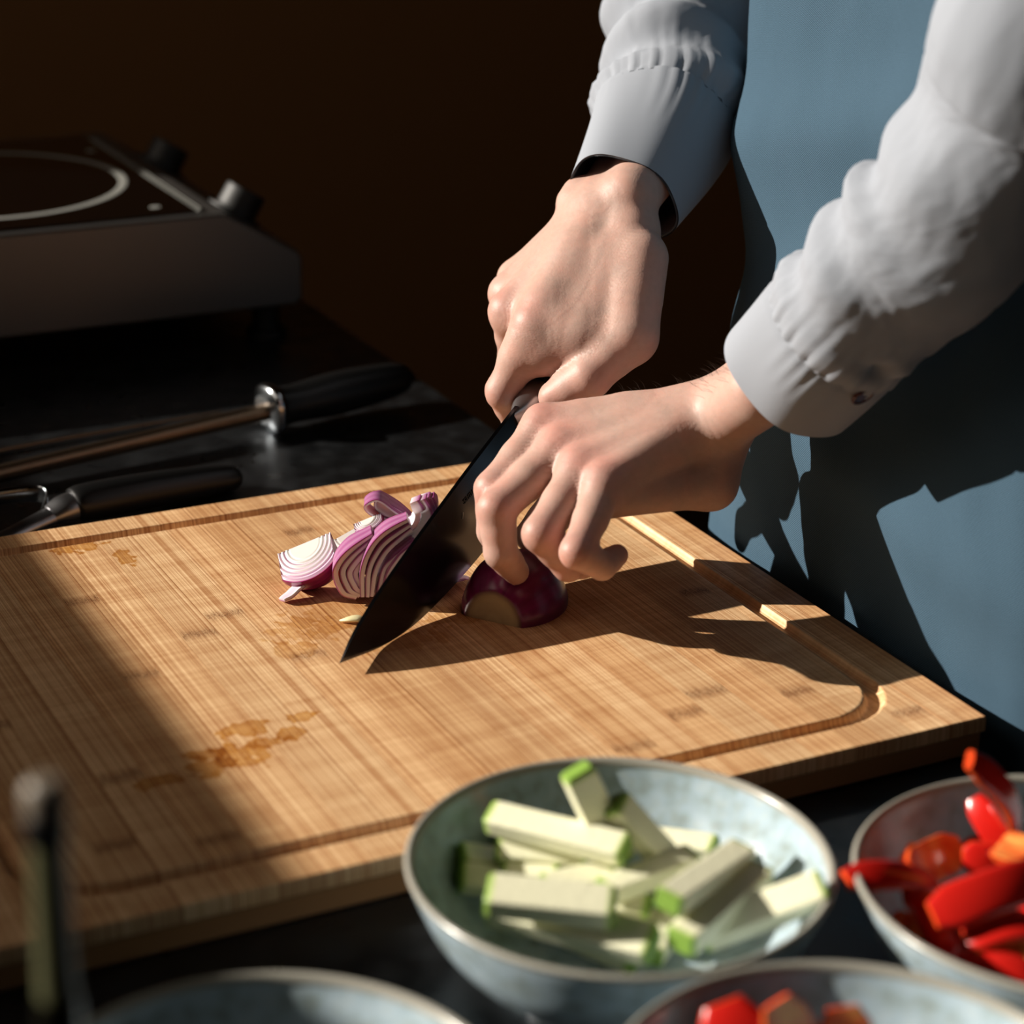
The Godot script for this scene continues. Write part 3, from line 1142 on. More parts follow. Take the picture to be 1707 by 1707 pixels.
func stick(a: Vector3, b: Vector3, w: float, roll: float) -> ArrayMesh:
	# a baton of zucchini: pale flesh, green skin at the two ends and a little way round them
	var s := Shape.new()
	var d := (b - a).normalized()
	var up := Vector3(-0.35, 0.85, 0.15)
	var u := (up - d * up.dot(d)).normalized().rotated(d, roll)
	var v := d.cross(u)
	var flesh := Color(0.84, 0.83, 0.60)
	var skin := Color(0.20, 0.34, 0.055)
	var pale := Color(0.52, 0.64, 0.20)
	var len := a.distance_to(b)
	var rows := [[0.0, 0.82, skin], [0.0010, 0.95, skin], [0.0020, 0.99, pale], [0.0036, 1.0, flesh], [len * 0.5, 1.0, flesh], [len - 0.0036, 1.0, flesh], [len - 0.0020, 0.99, pale], [len - 0.0010, 0.95, skin], [len, 0.82, skin]]
	var rings := []
	var cols := []
	for r in rows:
		var ring := PackedVector3Array()
		for j in 28:
			var th := TAU * (j + 0.5) / 28.0
			var cx := signf(cos(th)) * pow(absf(cos(th)), 0.2)
			var sx := signf(sin(th)) * pow(absf(sin(th)), 0.2)
			ring.append(a - a + d * (r[0] - len * 0.5) + u * cx * w * 0.36 * r[1] + v * sx * w * 0.5 * r[1])
		rings.append(ring)
		cols.append(r[2])
	rings_into(s, rings, true, true, cols)
	return s.bake(true)


func pepper_strip(a: Vector3, b: Vector3, w: float, inner: bool, roll: float) -> ArrayMesh:
	var s := Shape.new()
	var d := (b - a).normalized()
	var up := Vector3(-0.34, 0.72, 0.60)
	var u := (up - d * up.dot(d)).normalized().rotated(d, roll + (PI if inner else 0.0))
	var v := d.cross(u)
	var len := a.distance_to(b)
	var red := Color(0.50, 0.012, 0.008)
	var flesh := Color(0.66, 0.06, 0.012)
	var pith := Color(0.85, 0.36, 0.09)
	var rings := []
	var n := 14
	var m := 16
	for i in n + 1:
		var t := float(i) / n
		var taper := minf(1.0, 0.62 + 2.4 * minf(t, 1.0 - t))
		var bow := 0.11 * len * (4.0 * t * (1.0 - t) - 0.5)
		for j in m:
			var th := TAU * j / m
			var cx := cos(th)                         # across the wall of the pepper
			var sx := sin(th)
			var side := signf(sx) * pow(absf(sx), 0.5) * w * 0.5 * taper
			var h := signf(cx) * pow(absf(cx), 0.6) * 0.0021 * minf(1.0, taper + 0.2) - side * side * 15.0
			var c := red if cx > 0.32 else flesh.lerp(pith, 0.18) if cx > -0.1 else flesh.lerp(pith, clampf(-cx * 0.9 - 0.35 + 0.8 * noise.get_noise_2d(t * 160.0 + w * 9e5 + a.x * 7e4, th * 30.0), 0.0, 1.0))
			s.add(d * (t - 0.5) * len + u * (h + bow) + v * side, c)
	for i in n:
		for j in m:
			s.quad(i * m + j, i * m + (j + 1) % m, (i + 1) * m + (j + 1) % m, (i + 1) * m + j)
	for e in 2:
		var o := e * n * m
		var c := Vector3.ZERO
		for j in m:
			c += s.v[o + j] / m
		var k := s.add(c, flesh)
		var ring := []
		for j in m:
			ring.append(s.add(s.v[o + j], flesh))
		for j in m:
			if e:
				s.tri(k, ring[j], ring[(j + 1) % m])
			else:
				s.tri(k, ring[(j + 1) % m], ring[j])
	return s.bake(true)


func bowls() -> void:
	var rim := Shape.new()
	lathe_into(rim, [Vector2(0.0848, 0.0508), Vector2(0.0854, 0.0524), Vector2(0.0840, 0.0536), Vector2(0.0822, 0.0526), Vector2(0.0814, 0.0508)], 128, 16)
	var shared := [bowl_mesh(), rim.bake(true, false)]
	bowl("blue-grey bowl full of pale zucchini sticks, at the front edge of the board", -0.0155, 0.300, shared)
	bowl("blue-grey bowl heaped with red pepper strips, at the right end of the table", 0.1377, 0.3885, shared)
	bowl("blue-grey bowl nearest the viewer, holding a few red and orange pepper chunks", -0.022, 0.4720, shared)
	bowl("empty blue-grey bowl half in shadow, left of the zucchini bowl", -0.2030, 0.3945, shared)

	rng.seed = 8
	var sticks := [
		[Vector3(-0.0455, 0.9500, 0.2435), Vector3(-0.0075, 0.9500, 0.2921), 0.0125, "long zucchini stick lying across the top left of the bowl"],
		[Vector3(-0.0192, 0.9780, 0.2690), Vector3(-0.0015, 0.9350, 0.2754), 0.0135, "zucchini stick standing upright at the back, highest of all"],
		[Vector3(-0.0054, 0.9640, 0.2766), Vector3(0.0181, 0.9330, 0.2871), 0.0120, "zucchini stick leaning right of the upright one"],
		[Vector3(0.0176, 0.9330, 0.2598), Vector3(0.0396, 0.9360, 0.2855), 0.0105, "short zucchini stick at the back right, part in shadow"],
		[Vector3(-0.0714, 0.9480, 0.2953), Vector3(-0.0304, 0.9470, 0.3234), 0.0150, "thick zucchini stick on top at the front left of the bowl"],
		[Vector3(-0.0634, 0.9340, 0.2816), Vector3(-0.0195, 0.9345, 0.3357), 0.0150, "long zucchini stick at the very front, under the thick one"],
		[Vector3(-0.0154, 0.9520, 0.3361), Vector3(0.0361, 0.9480, 0.3095), 0.0120, "zucchini stick slanting up to the right on top of the heap"],
		[Vector3(-0.0145, 0.9390, 0.3444), Vector3(0.0378, 0.9440, 0.3197), 0.0130, "zucchini stick slanting right below the topmost one"],
		[Vector3(0.0033, 0.9300, 0.3306), Vector3(0.0491, 0.9490, 0.3480), 0.0135, "zucchini stick reaching up to the right rim of the bowl"],
		[Vector3(-0.0222, 0.9380, 0.2984), Vector3(0.0235, 0.9400, 0.2935), 0.0115, "zucchini stick lying level in the middle of the heap"],
		[Vector3(-0.0401, 0.9350, 0.2810), Vector3(-0.0097, 0.9370, 0.2865), 0.0110, "zucchini stick with a green end in the middle left"],
		[Vector3(-0.0461, 0.9310, 0.2570), Vector3(-0.0260, 0.9320, 0.2705), 0.0110, "short pale zucchini stick under the long one at the left"],
		[Vector3(-0.0456, 0.9370, 0.2499), Vector3(-0.0136, 0.9370, 0.2711), 0.0095, "zucchini stick just below the long one at the left"],
		[Vector3(-0.0631, 0.9300, 0.2513), Vector3(-0.0377, 0.9240, 0.2604), 0.0115, "shaded zucchini stick by the left wall of the bowl"],
		[Vector3(-0.0589, 0.9340, 0.2423), Vector3(-0.0343, 0.9260, 0.2467), 0.0115, "olive shaded zucchini stick deep in the left of the bowl"],
		[Vector3(-0.0452, 0.9290, 0.2644), Vector3(-0.0032, 0.9290, 0.3042), 0.0100, "long zucchini stick buried in the middle of the heap"],
		[Vector3(-0.0365, 0.9320, 0.2330), Vector3(-0.0106, 0.9330, 0.2528), 0.0105, "zucchini stick behind the long one at the back left"],
		[Vector3(-0.0140, 0.9300, 0.2383), Vector3(0.0059, 0.9280, 0.2573), 0.0110, "small zucchini stick behind the upright one"],
		[Vector3(-0.0160, 0.9220, 0.3254), Vector3(0.0119, 0.9240, 0.3055), 0.0110, "low zucchini stick in the front right gap"],
		[Vector3(-0.0239, 0.9190, 0.2905), Vector3(0.0105, 0.9190, 0.3061), 0.0110, "zucchini stick at the bottom, seen through the middle gap"],
		[Vector3(-0.0304, 0.9150, 0.2703), Vector3(0.0089, 0.9150, 0.2867), 0.0120, "zucchini stick on the bowl floor below the back of the heap"],
		[Vector3(0.0053, 0.9210, 0.2703), Vector3(0.0282, 0.9210, 0.2951), 0.0120, "zucchini stick on the bowl floor at the right"],
		[Vector3(-0.0345, 0.9170, 0.2805), Vector3(-0.0166, 0.9170, 0.3190), 0.0120, "zucchini stick on the bowl floor at the left front"],
		[Vector3(0.0060, 0.9300, 0.3010), Vector3(0.0290, 0.9360, 0.3110), 0.0110, "zucchini stick wedged under the slanting ones at the right"]]
	for q in sticks:
		var raised := Vector3(-0.0041, 0.0050, 0.0070) if q[2] > 0.0115 and q[0].y > 0.929 and q[1].z > 0.30 else Vector3.ZERO      # the upper front sticks clear the rim's shade
		var a: Vector3 = q[0] + raised
		var b: Vector3 = q[1] + raised
		var o := tag(put(self, "zucchini_stick", stick(a, b, q[2], rng.randf_range(-0.22, 0.22)), mats.zucchini), q[3], "zucchini stick", "zucchini sticks in the bowl")
		o.position = (a + b) / 2.0

	var strips := [
		[Vector3(0.1190, 0.9900, 0.3477), Vector3(0.1523, 0.9460, 0.3426), 0.0125, 0, "red pepper strip sticking up high above the bowl rim"],
		[Vector3(0.1358, 0.9590, 0.3280), Vector3(0.1423, 0.9370, 0.3502), 0.0105, 0, "red pepper strip leaning below the tall one"],
		[Vector3(0.0585, 0.9540, 0.3509), Vector3(0.1059, 0.9380, 0.3490), 0.0125, 0, "pointed red pepper strip reaching over the left rim"],
		[Vector3(0.1012, 0.9420, 0.3107), Vector3(0.1161, 0.9300, 0.3240), 0.0120, 1, "orange-red pepper tip at the back left of the bowl"],
		[Vector3(0.0898, 0.9440, 0.3467), Vector3(0.1254, 0.9390, 0.3323), 0.0160, 1, "orange inner side of a pepper strip in the middle left"],
		[Vector3(0.1284, 0.9280, 0.3064), Vector3(0.1636, 0.9280, 0.3227), 0.0120, 0, "dark red pepper strip at the back of the bowl"],
		[Vector3(0.0781, 0.9480, 0.3803), Vector3(0.1259, 0.9570, 0.3869), 0.0165, 0, "wide red pepper strip lying across the front of the heap"],
		[Vector3(0.0868, 0.9440, 0.3548), Vector3(0.0874, 0.9240, 0.3817), 0.0120, 0, "dark red pepper strip hanging down in front"],
		[Vector3(0.0734, 0.9330, 0.3596), Vector3(0.0881, 0.9240, 0.3660), 0.0130, 1, "short orange pepper end low at the left"],
		[Vector3(0.0948, 0.9370, 0.3716), Vector3(0.1159, 0.9360, 0.3784), 0.0120, 1, "orange pepper piece under the wide front strip"],
		[Vector3(0.0890, 0.9380, 0.3863), Vector3(0.1143, 0.9440, 0.3967), 0.0140, 0, "glossy red pepper strip at the front with a bright highlight"],
		[Vector3(0.0905, 0.9330, 0.3924), Vector3(0.1122, 0.9360, 0.4019), 0.0130, 1, "orange pepper strip along the front wall"],
		[Vector3(0.0803, 0.9290, 0.3891), Vector3(0.1014, 0.9330, 0.4131), 0.0160, 0, "red pepper strip lowest at the front wall of the bowl"],
		[Vector3(0.1205, 0.9430, 0.3437), Vector3(0.1381, 0.9420, 0.3536), 0.0120, 0, "short red pepper strip in the middle of the heap"],
		[Vector3(0.1256, 0.9480, 0.3619), Vector3(0.1413, 0.9520, 0.3551), 0.0130, 1, "orange pepper pith facing up at the foot of the tall strip"],
		[Vector3(0.0993, 0.9300, 0.3102), Vector3(0.1171, 0.9280, 0.3258), 0.0120, 0, "dark red pepper strip under the orange tip at the back left"],
		[Vector3(0.1196, 0.9210, 0.3758), Vector3(0.0938, 0.9200, 0.3568), 0.0130, 0, "red pepper strip on the bowl floor"],
		[Vector3(0.1299, 0.9380, 0.3736), Vector3(0.1240, 0.9300, 0.4022), 0.0140, 0, "red pepper strip at the front right of the heap"],
		[Vector3(0.1445, 0.9480, 0.3581), Vector3(0.1380, 0.9360, 0.3874), 0.0140, 0, "red pepper strip right of the wide front one"],
		[Vector3(0.1560, 0.9400, 0.3550), Vector3(0.1700, 0.9330, 0.3950), 0.0140, 0, "red pepper strip at the right wall of the bowl"]]
	for q in strips:
		var a: Vector3 = q[0]
		var b: Vector3 = q[1]
		var o := tag(put(self, "pepper_strip", pepper_strip(a, b, q[2] * 1.12, q[3] == 1, rng.randf_range(-0.5, 0.5)), mats.pepper), q[4], "pepper strip", "red pepper strips in the bowl")
		o.position = (a + b) / 2.0
	var chunks := [
		[Vector3(-0.0338, 0.9550, 0.4060), Vector3(-0.0274, 0.9200, 0.4287), 0.0190, 0, "glossy red pepper chunk standing at the back of the front bowl"],
		[Vector3(-0.0184, 0.9575, 0.4149), Vector3(-0.0018, 0.9200, 0.4359), 0.0145, 1, "pale orange pepper chunk, middle of the three in the front bowl"],
		[Vector3(0.0038, 0.9550, 0.4253), Vector3(0.0021, 0.9200, 0.4426), 0.0150, 1, "orange pepper chunk, right one of the three in the front bowl"]]
	for q in chunks:
		var a: Vector3 = q[0]
		var b: Vector3 = q[1]
		var o := tag(put(self, "pepper_chunk", pepper_strip(a, b, q[2] * 1.25, q[3] == 1, 0.15), mats.pepper), q[4], "pepper piece", "pepper chunks in the front bowl")
		o.position = (a + b) / 2.0


# ------------------------------------------------------------------ things on the table behind
func cooktop() -> void:
	var x0 := -0.42
	var z0 := -0.868
	var z1 := -0.556
	var t := thing("induction_cooktop", "low steel induction cooktop with black glass plate and two knobs, at the table's far end", "cooktop", Vector3(0, TABLE, 0))
	put(t, "housing", prism(PackedVector2Array([Vector2(x0, 0.030), Vector2(0.186, 0.030), Vector2(0.191, 0.035), Vector2(0.191, 0.066), Vector2(0.188, 0.071), Vector2(0.134, 0.1035), Vector2(0.130, 0.105), Vector2(x0, 0.105)]), z0, z1, 0.0015), mats.hob)
	put(t, "glass_plate", box(Vector3(x0 + 0.02, 0.1048, z0 + 0.012), Vector3(0.114, 0.1066, z1 - 0.010), 0.0008), mats.glass)
	put(t, "trim_strip", box(Vector3(0.1140, 0.1048, z0 + 0.03), Vector3(0.1175, 0.1078, z1 - 0.012), 0.0006), mats.print)
	var ring := Shape.new()
	var prof := [Vector2(0.1085, 0), Vector2(0.1090, 0.0003), Vector2(0.1145, 0.0003), Vector2(0.1150, 0)]
	lathe_into(ring, prof, 96, 6, Vector3(-0.0146, 0.1066, -0.7106))
	put(t, "heating_ring", ring.bake(false, false), mats.print)
	for q in [Vector3(0.0885, 0.1066, -0.589), Vector3(0.1010, 0.1066, -0.7934)]:
		put(t, "marking", rod([q, q + Vector3(0, 0.0003, 0)], [Vector2(0.004, 0.004), Vector2(0.004, 0.004)], 1, 16, Vector3.RIGHT), mats.print)
	var nrm := Vector3(0.0325, 0.054, 0).normalized()
	for z in [-0.618, -0.795]:
		var p := Vector3(0.160, 0.0875, z)
		var k := put(t, "knob", rod([p, p + nrm * 0.003, p + nrm * 0.0035, p + nrm * 0.020, p + nrm * 0.0215], [Vector2(0.0215, 0.0215), Vector2(0.0215, 0.0215), Vector2(0.0165, 0.0165), Vector2(0.0158, 0.0158), Vector2(0.0145, 0.0145)], 24, 32, Vector3.BACK), mats.dark_rubber)
		put(k, "pointer", box(p + nrm * 0.0212 + Vector3(-0.012, 0, -0.0012), p + nrm * 0.0224 + Vector3(-0.004, 0.0004, 0.0012), 0.0002), mats.print)
	for q in [Vector3(0.172, 0, -0.585), Vector3(0.172, 0, -0.84), Vector3(-0.38, 0, -0.585), Vector3(-0.38, 0, -0.84)]:
		put(t, "foot", rod([q, q + Vector3(0, 0.006, 0), q + Vector3(0, 0.007, 0), q + Vector3(0, 0.031, 0)], [Vector2(0.016, 0.016), Vector2(0.0155, 0.0155), Vector2(0.011, 0.011), Vector2(0.011, 0.011)], 12, 20, Vector3.RIGHT), mats.dark_rubber)


func tools() -> void:
	var t := thing("sharpening_steel", "long honing steel with a black handle, lying on the table behind the board", "sharpening steel")
	put(t, "rod", rod([Vector3(-0.34, 0.9062, -0.292), Vector3(-0.10, 0.9105, -0.3380), Vector3(0.090, 0.9152, -0.3700)], [Vector2(0.0048, 0.0048), Vector2(0.0056, 0.0056), Vector2(0.0060, 0.0060)], 8, 24), mats.steelrod)
	var d := Vector3(0.19, 0.004, -0.035).normalized()
	var p := Vector3(0.0880, 0.9165, -0.3700)
	put(t, "guard", rod([p, p + d * 0.003, p + d * 0.008, p + d * 0.013], [Vector2(0.0100, 0.0100), Vector2(0.0165, 0.0165), Vector2(0.0168, 0.0168), Vector2(0.0125, 0.0125)], 12, 24, Vector3.UP, 0.8), mats.chrome)
	put(t, "handle", rod([p + d * 0.012, p + d * 0.025, p + d * 0.055, p + d * 0.085, p + d * 0.112, p + d * 0.122], [Vector2(0.0140, 0.0135), Vector2(0.0132, 0.0130), Vector2(0.0150, 0.0142), Vector2(0.0140, 0.0135), Vector2(0.0108, 0.0105), Vector2(0.003, 0.003)], 24, 24, Vector3.UP), mats.black)
	var r := tag(put(self, "metal_skewer", rod([Vector3(-0.36, 0.9025, -0.352), Vector3(-0.11, 0.9025, -0.398), Vector3(0.075, 0.9025, -0.418)], [Vector2(0.0016, 0.0016), Vector2(0.0019, 0.0019), Vector2(0.0008, 0.0008)], 8, 12), mats.steelrod), "thin bare metal rod lying on the table just behind the honing steel", "skewer")
	r.set_meta("label", "thin bare metal rod lying on the table just behind the honing steel")
	var k := thing("kitchen_tool", "kitchen tool with thick black handle and shiny open metal loop, by the board's back edge", "kitchen tool")
	put(k, "handle", rod([Vector3(-0.075, 0.9125, -0.2610), Vector3(-0.068, 0.9130, -0.2620), Vector3(-0.035, 0.9125, -0.2665), Vector3(0.005, 0.9105, -0.2735), Vector3(0.032, 0.9085, -0.2790), Vector3(0.0385, 0.9082, -0.2802)], [Vector2(0.0092, 0.0100), Vector2(0.0112, 0.0122), Vector2(0.0112, 0.0122), Vector2(0.0098, 0.0110), Vector2(0.0078, 0.0092), Vector2(0.0025, 0.003)], 28, 24), mats.black)
	put(k, "ferrule", rod([Vector3(-0.0905, 0.9105, -0.2570), Vector3(-0.082, 0.9115, -0.2595), Vector3(-0.0735, 0.9122, -0.2612)], [Vector2(0.0045, 0.0075), Vector2(0.0080, 0.0095), Vector2(0.0090, 0.0098)], 10, 20), mats.steel)
	put(k, "neck", rod([Vector3(-0.088, 0.9105, -0.2572), Vector3(-0.105, 0.9085, -0.2500), Vector3(-0.130, 0.9060, -0.2385), Vector3(-0.160, 0.9040, -0.2330)], [Vector2(0.0045, 0.0070), Vector2(0.0036, 0.0060), Vector2(0.0030, 0.0055), Vector2(0.0025, 0.005)], 12, 16), mats.steel)
	put(k, "loop", rod([Vector3(-0.093, 0.9120, -0.2590), Vector3(-0.088, 0.9155, -0.2720), Vector3(-0.096, 0.9170, -0.2800), Vector3(-0.125, 0.9160, -0.2840), Vector3(-0.165, 0.9140, -0.2820), Vector3(-0.185, 0.9110, -0.2700), Vector3(-0.160, 0.9060, -0.2420)], [Vector2(0.0012, 0.003), Vector2(0.0052, 0.0014), Vector2(0.0056, 0.0014), Vector2(0.0048, 0.0014), Vector2(0.0046, 0.0014), Vector2(0.0046, 0.0014), Vector2(0.0030, 0.0014)], 40, 16, Vector3.UP), mats.chrome)
	# the slim bottle close to the lens, far out of focus
	var j := thing("oil_bottle", "slim dark oil bottle with a grey cap, blurred in the near left corner", "bottle", Vector3(-0.2850, TABLE, 0.4715))
	var s := Shape.new()
	lathe_into(s, [Vector2(0, 0.002), Vector2(0.018, 0.0005), Vector2(0.0225, 0.004), Vector2(0.0235, 0.02), Vector2(0.0235, 0.085), Vector2(0.0225, 0.105), Vector2(0.0165, 0.122), Vector2(0.0090, 0.136), Vector2(0.0066, 0.150), Vector2(0.0060, 0.170)], 48, 60)
	put(j, "body", s.bake(true, false), mats.bottle)
	put(j, "neck", rod([Vector3(0, 0.168, 0), Vector3(0, 0.185, 0), Vector3(0, 0.2165, 0)], [Vector2(0.0054, 0.0054), Vector2(0.0050, 0.0050), Vector2(0.0048, 0.0048)], 8, 24, Vector3.RIGHT), mats.utensil)
	put(j, "collar", rod([Vector3(0, 0.2155, 0), Vector3(0, 0.2165, 0), Vector3(0, 0.2235, 0), Vector3(0, 0.2240, 0)], [Vector2(0.0050, 0.0050), Vector2(0.0056, 0.0056), Vector2(0.0056, 0.0056), Vector2(0.0050, 0.0050)], 9, 24, Vector3.RIGHT), mats.black)
	put(j, "cap", rod([Vector3(0, 0.2235, 0), Vector3(0, 0.2245, 0), Vector3(0, 0.2305, 0), Vector3(0, 0.2330, 0)], [Vector2(0.0052, 0.0052), Vector2(0.0056, 0.0056), Vector2(0.0054, 0.0054), Vector2(0.0035, 0.0035)], 12, 24, Vector3.RIGHT), mats.cap)


# ------------------------------------------------------------------ the cook
const CELL := 0.0014


func hand(lo: Vector3, hi: Vector3, wrist: Vector3, elbow: Vector3, fingers: Dictionary, dorsal: Vector3, extra: Array, spots: Array) -> Shape:
	var f := Field.new(lo, hi, CELL, 420.0)
	var size := {"index": [0.0112, 0.0098, 0.0084, 0.0072], "middle": [0.0114, 0.0100, 0.0087, 0.0074], "ring": [0.0110, 0.0096, 0.0082, 0.0070], "little": [0.0100, 0.0086, 0.0072, 0.0062], "thumb": [0.0150, 0.0134, 0.0122, 0.0092]}
	for name_ in fingers:
		var p: Array = fingers[name_]
		var r: Array = size[name_]
		for k in 3:
			var mid: Vector3 = (p[k] + p[k + 1]) / 2.0
			var slim: float = (r[k] + r[k + 1]) / 2.0 - 0.0004
			f.cap(p[k], mid, r[k] - 0.0004, slim - 0.0003, 800.0)
			f.cap(mid, p[k + 1], slim - 0.0003, r[k + 1] - 0.0004, 800.0)
		if name_ != "thumb":
			f.cap(wrist.lerp(p[0], 0.12), p[0], 0.0135, r[0] + 0.0004, 320.0)
			f.cap(p[0] + dorsal * 0.0022, p[0] + dorsal * 0.0024 + (p[1] - p[0]) * 0.12, 0.0084, 0.0070)      # knuckle
			f.cap(wrist.lerp(p[0], 0.45) + dorsal * 0.0092, p[0] + dorsal * 0.0062, 0.0026, 0.0034, 500.0)     # tendon
	for k in 3:                                    # flesh between the bones of the palm
		var a: Vector3 = fingers[["index", "middle", "ring"][k]][0]
		var b: Vector3 = fingers[["middle", "ring", "little"][k]][0]
		f.cap(wrist.lerp((a + b) / 2.0, 0.25), wrist.lerp((a + b) / 2.0, 0.90), 0.0135, 0.0092, 400.0)
	var th: Array = fingers["thumb"]
	f.cap(wrist.lerp(th[0], 0.5), th[1], 0.0140, 0.0120, 320.0)
	f.cap(th[0].lerp(th[1], 0.25), fingers["index"][0].lerp(wrist, 0.45), 0.0110, 0.0110, 320.0)
	f.cap(th[0].lerp(th[1], 0.7), fingers["index"][0].lerp(wrist, 0.22), 0.0085, 0.0090, 320.0)
	for e in extra:
		f.cap(e[0], e[1], e[2], e[3], 330.0)
	var axis := (elbow - wrist).normalized()
	var side := axis.cross(dorsal).normalized()
	for sg in [-1.0, 1.0]:
		f.cap(wrist + side * sg * 0.0115 - axis * 0.006, wrist + axis * (0.045 if wrist.z < 0.0 else 0.042) + side * sg * (0.0130 if wrist.z < 0.0 else 0.0120), 0.0170, 0.0190 if wrist.z < 0.0 else 0.0185, 320.0)
	var s := f.mesh()
	for i in s.v.size():
		s.col[i] = skin_color(s.v[i], spots)
	return s


func crease(s: Shape, a: Vector3, b: Vector3, width: float, depth: float) -> void:
	var ab := b - a
	var l2 := ab.length_squared()
	for i in s.v.size():
		var ap := s.v[i] - a
		if ap.length_squared() > l2 + 0.0004:
			continue
		var t := clampf(ap.dot(ab) / l2, 0.0, 1.0)
		var d := (ap - ab * t).length() / width
		if d < 3.0:
			var k := exp(-d * d)
			s.v[i] -= s.n[i] * depth * k
			s.col[i] = s.col[i].lerp(Color(0.36, 0.15, 0.10), 0.35 * k)


func nail(parent: Node, at: Vector3, along: Vector3, out: Vector3, len: float, width: float) -> void:
	var s := Shape.new()
	var d := along.normalized()
	var o := (out - d * out.dot(d)).normalized()
	var w := d.cross(o)
	var nu := 10
	for layer in 2:
		for j in nu + 1:
			for i in nu + 1:
				var u := float(i) / nu * 2.0 - 1.0
				var v := float(j) / nu * 2.0 - 1.0
				var squeeze := sqrt(maxf(0.0, 1.0 - pow(absf(v), 4.0) * 0.75))
				s.add(at + d * v * len * 0.5 + w * u * width * 0.5 * squeeze + o * (-0.0022 * u * u - 0.0006 * v * v - 0.0009 * layer))
	var m := (nu + 1) * (nu + 1)
	for j in nu:
		for i in nu:
			var k := j * (nu + 1) + i
			s.quad(k, k + 1, k + nu + 2, k + nu + 1)
			s.quad(k + m + nu + 1, k + m + nu + 2, k + m + 1, k + m)
	for i in nu:
		for q in [[i, i + 1], [nu * (nu + 1) + i + 1, nu * (nu + 1) + i], [(i + 1) * (nu + 1), i * (nu + 1)], [i * (nu + 1) + nu, (i + 1) * (nu + 1) + nu]]:
			s.quad(q[1], q[0], q[0] + m, q[1] + m)
	put(parent, "fingernail", s.bake(), mats.nail)


